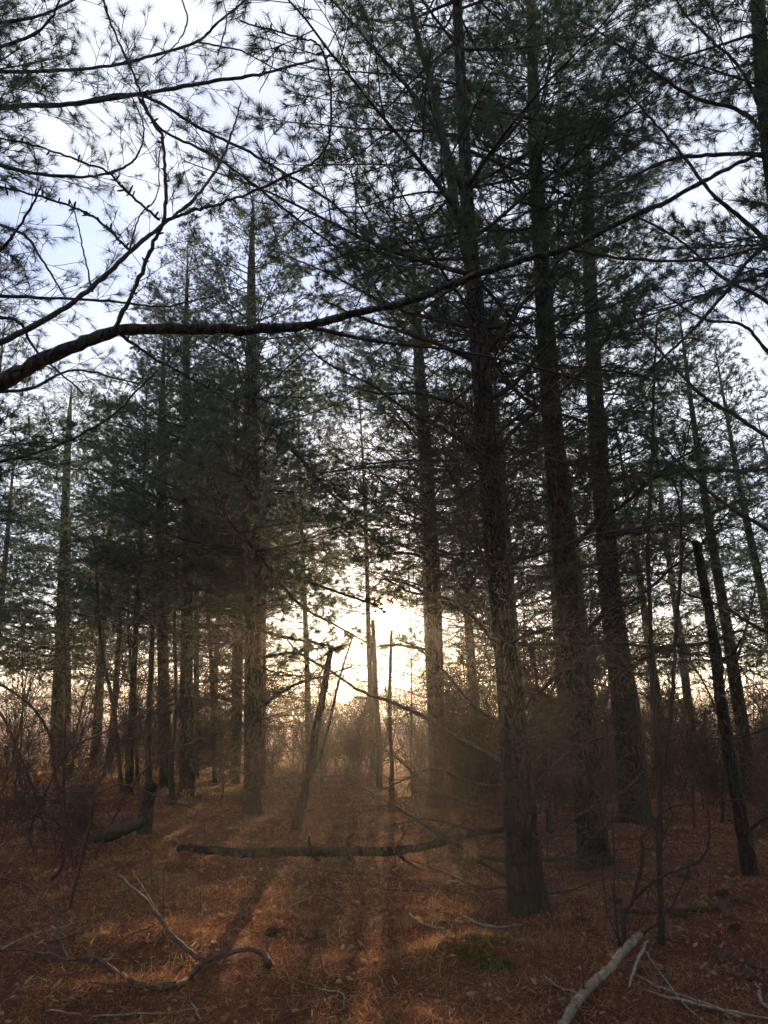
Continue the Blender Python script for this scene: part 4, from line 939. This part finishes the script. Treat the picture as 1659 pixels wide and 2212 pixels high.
X, Y = mask(*scatter(110000, 3.4, 16), lo=-.1, hi=.4, base=.15)
tag(blades('upright_needles', LITTER, X, Y, .042, .0030, 1.1, .35), 'needle tips standing up in the litter', 'needle litter')
X, Y = scatter(11000, 3.4, 26)
tag(blades('fallen_leaves', LEAF, X, Y, .040, .012, .5, .5), 'dry curled leaf scraps among the needles', 'leaf litter')
X, Y = scatter(2600, 3.4, 12)
tag(blades('bark_flakes', LEAF, X, Y, .05, .028, .35, .5), 'larger brown leaf and bark flakes in the litter', 'leaf litter')
cl = RNG.uniform(0, 1, (150, 2)); cy = 4*(22/4)**cl[:, 0]; cx = (cl[:, 1]-.5)*1.3*cy
X = np.repeat(cx, 35)+RNG.normal(0, .10, 150*35); Y = np.repeat(cy, 35)+RNG.normal(0, .08, 150*35)
tag(blades('dry_grass', STRAW, X, Y, .11, .0024, 1.0, .35), 'short dry straw-coloured grass blades on the forest floor', 'grass')
X = RNG.uniform(-16, 16, 14000); Y = RNG.uniform(23, 30, 14000)
tag(blades('edge_grass', STRAW, X, Y, .3, .003, 1.2, .3), 'tall dry grass along the edge of the field', 'grass')
n = 9000
a = RNG.uniform(0, 6.28, n); r = np.sqrt(RNG.random(n))
X = BX+r*np.cos(a)*.46; Y = BY-.16+r*np.sin(a)*.15
keep = (np.sin(X*11+1)+np.sin(Y*31+X*9)+RNG.normal(0, .35, n)) > .55
tag(blades('moss', MOSS, X[keep], Y[keep], .028, .006, 1.0, .5), 'green moss cushion on the sunlit mound in front of the nearest pine', 'moss')
# hanging tuft of dry weed on a limb and a dry leafy sprig
p0 = at(1018, 1828, Y1-.25); g_ = Geo(); tf = [(p0+Vector((random.gauss(0, .03), random.gauss(0, .02), random.uniform(-.09, .02))), Vector((random.gauss(0, .3), 0, -1)).normalized()) for _ in range(45)]
g_.needles([tuple(a) for a, _ in tf], [tuple(b_) for _, b_ in tf], 10, .05, .002, .6)
o_ = g_.build('dry_weed', STRAW, org=p0, smooth=False); o_.location = p0; tag(o_, 'golden tuft of dry weed caught on a bare limb left of the nearest pine', 'weed')
p0 = ground(398, 1748); g_ = Geo(); tf = [(p0+Vector((random.gauss(0, .05), 0, random.uniform(.02, .35))), Vector((random.gauss(0, 1), 0, 1)).normalized()) for _ in range(26)]
g_.needles([tuple(a) for a, _ in tf], [tuple(b_) for _, b_ in tf], 4, .04, .02, .9); g_.tube([p0, p0+Vector((.02, 0, .2)), p0+Vector((0, 0, .38))], .003, 4)
o_ = g_.build('dry_sprig', LEAF, org=p0, smooth=False); o_.location = p0; tag(o_, 'small backlit orange leafy sprig at the foot of the close pines', 'weed')

# ------------------------------------------------------------------ far wood beyond the field
random.seed(700); g_ = Geo()
n = 26000
Yf = RNG.uniform(235, 275, n); Xf = RNG.uniform(-260, 260, n)
base = RNG.uniform(0, 1, n)**.7
top = 7.5+2.2*np.sin(Xf*.05)+1.6*np.sin(Xf*.17+1)+1.2*np.sin(Xf*.6)
Zb = base*top
L = RNG.uniform(1.2, 3.2, n)
P = np.stack([Xf, Yf, Zb-.5], 1); D = np.stack([RNG.normal(0, .6, n), RNG.normal(0, .6, n), np.ones(n)], 1); D /= np.linalg.norm(D, axis=1)[:, None]
S = np.stack([RNG.uniform(.1, .35, n), RNG.uniform(-.2, .2, n), np.zeros(n)], 1)
V = np.stack([P-S, P+S, P+D*L[:, None]], 1).reshape(-1, 3); g_.put(V, np.arange(n*3).reshape(-1, 3))
tag(g_.build('far_woods', TWIG, smooth=False), 'low bare wood along the far side of the field', 'wood', kind='stuff')

# ------------------------------------------------------------------ haze
m, t, o = mat('haze_air')
pv = t.nodes.new('ShaderNodeVolumePrincipled'); pv.inputs['Color'].default_value = (.93, .93, .95, 1)
pv.inputs['Density'].default_value = .0012; pv.inputs['Anisotropy'].default_value = .70
t.links.new(pv.outputs[0], o.inputs['Volume'])
g_ = Geo(); x0, x1, y0, y1, z0, z1 = -520, 520, -60, 720, -1.5, 15.5
g_.put([(x0, y0, z0), (x1, y0, z0), (x1, y1, z0), (x0, y1, z0), (x0, y0, z1), (x1, y0, z1), (x1, y1, z1), (x0, y1, z1)], None,
       [(3, 2, 1, 0), (4, 5, 6, 7), (0, 1, 5, 4), (1, 2, 6, 5), (2, 3, 7, 6), (3, 0, 4, 7)])
tag(g_.build('haze', m, smooth=False), kind='stuff')
print('OBJECTS', len(SC.objects), 'TRIS', sum(len(me.polygons) for me in bpy.data.meshes))
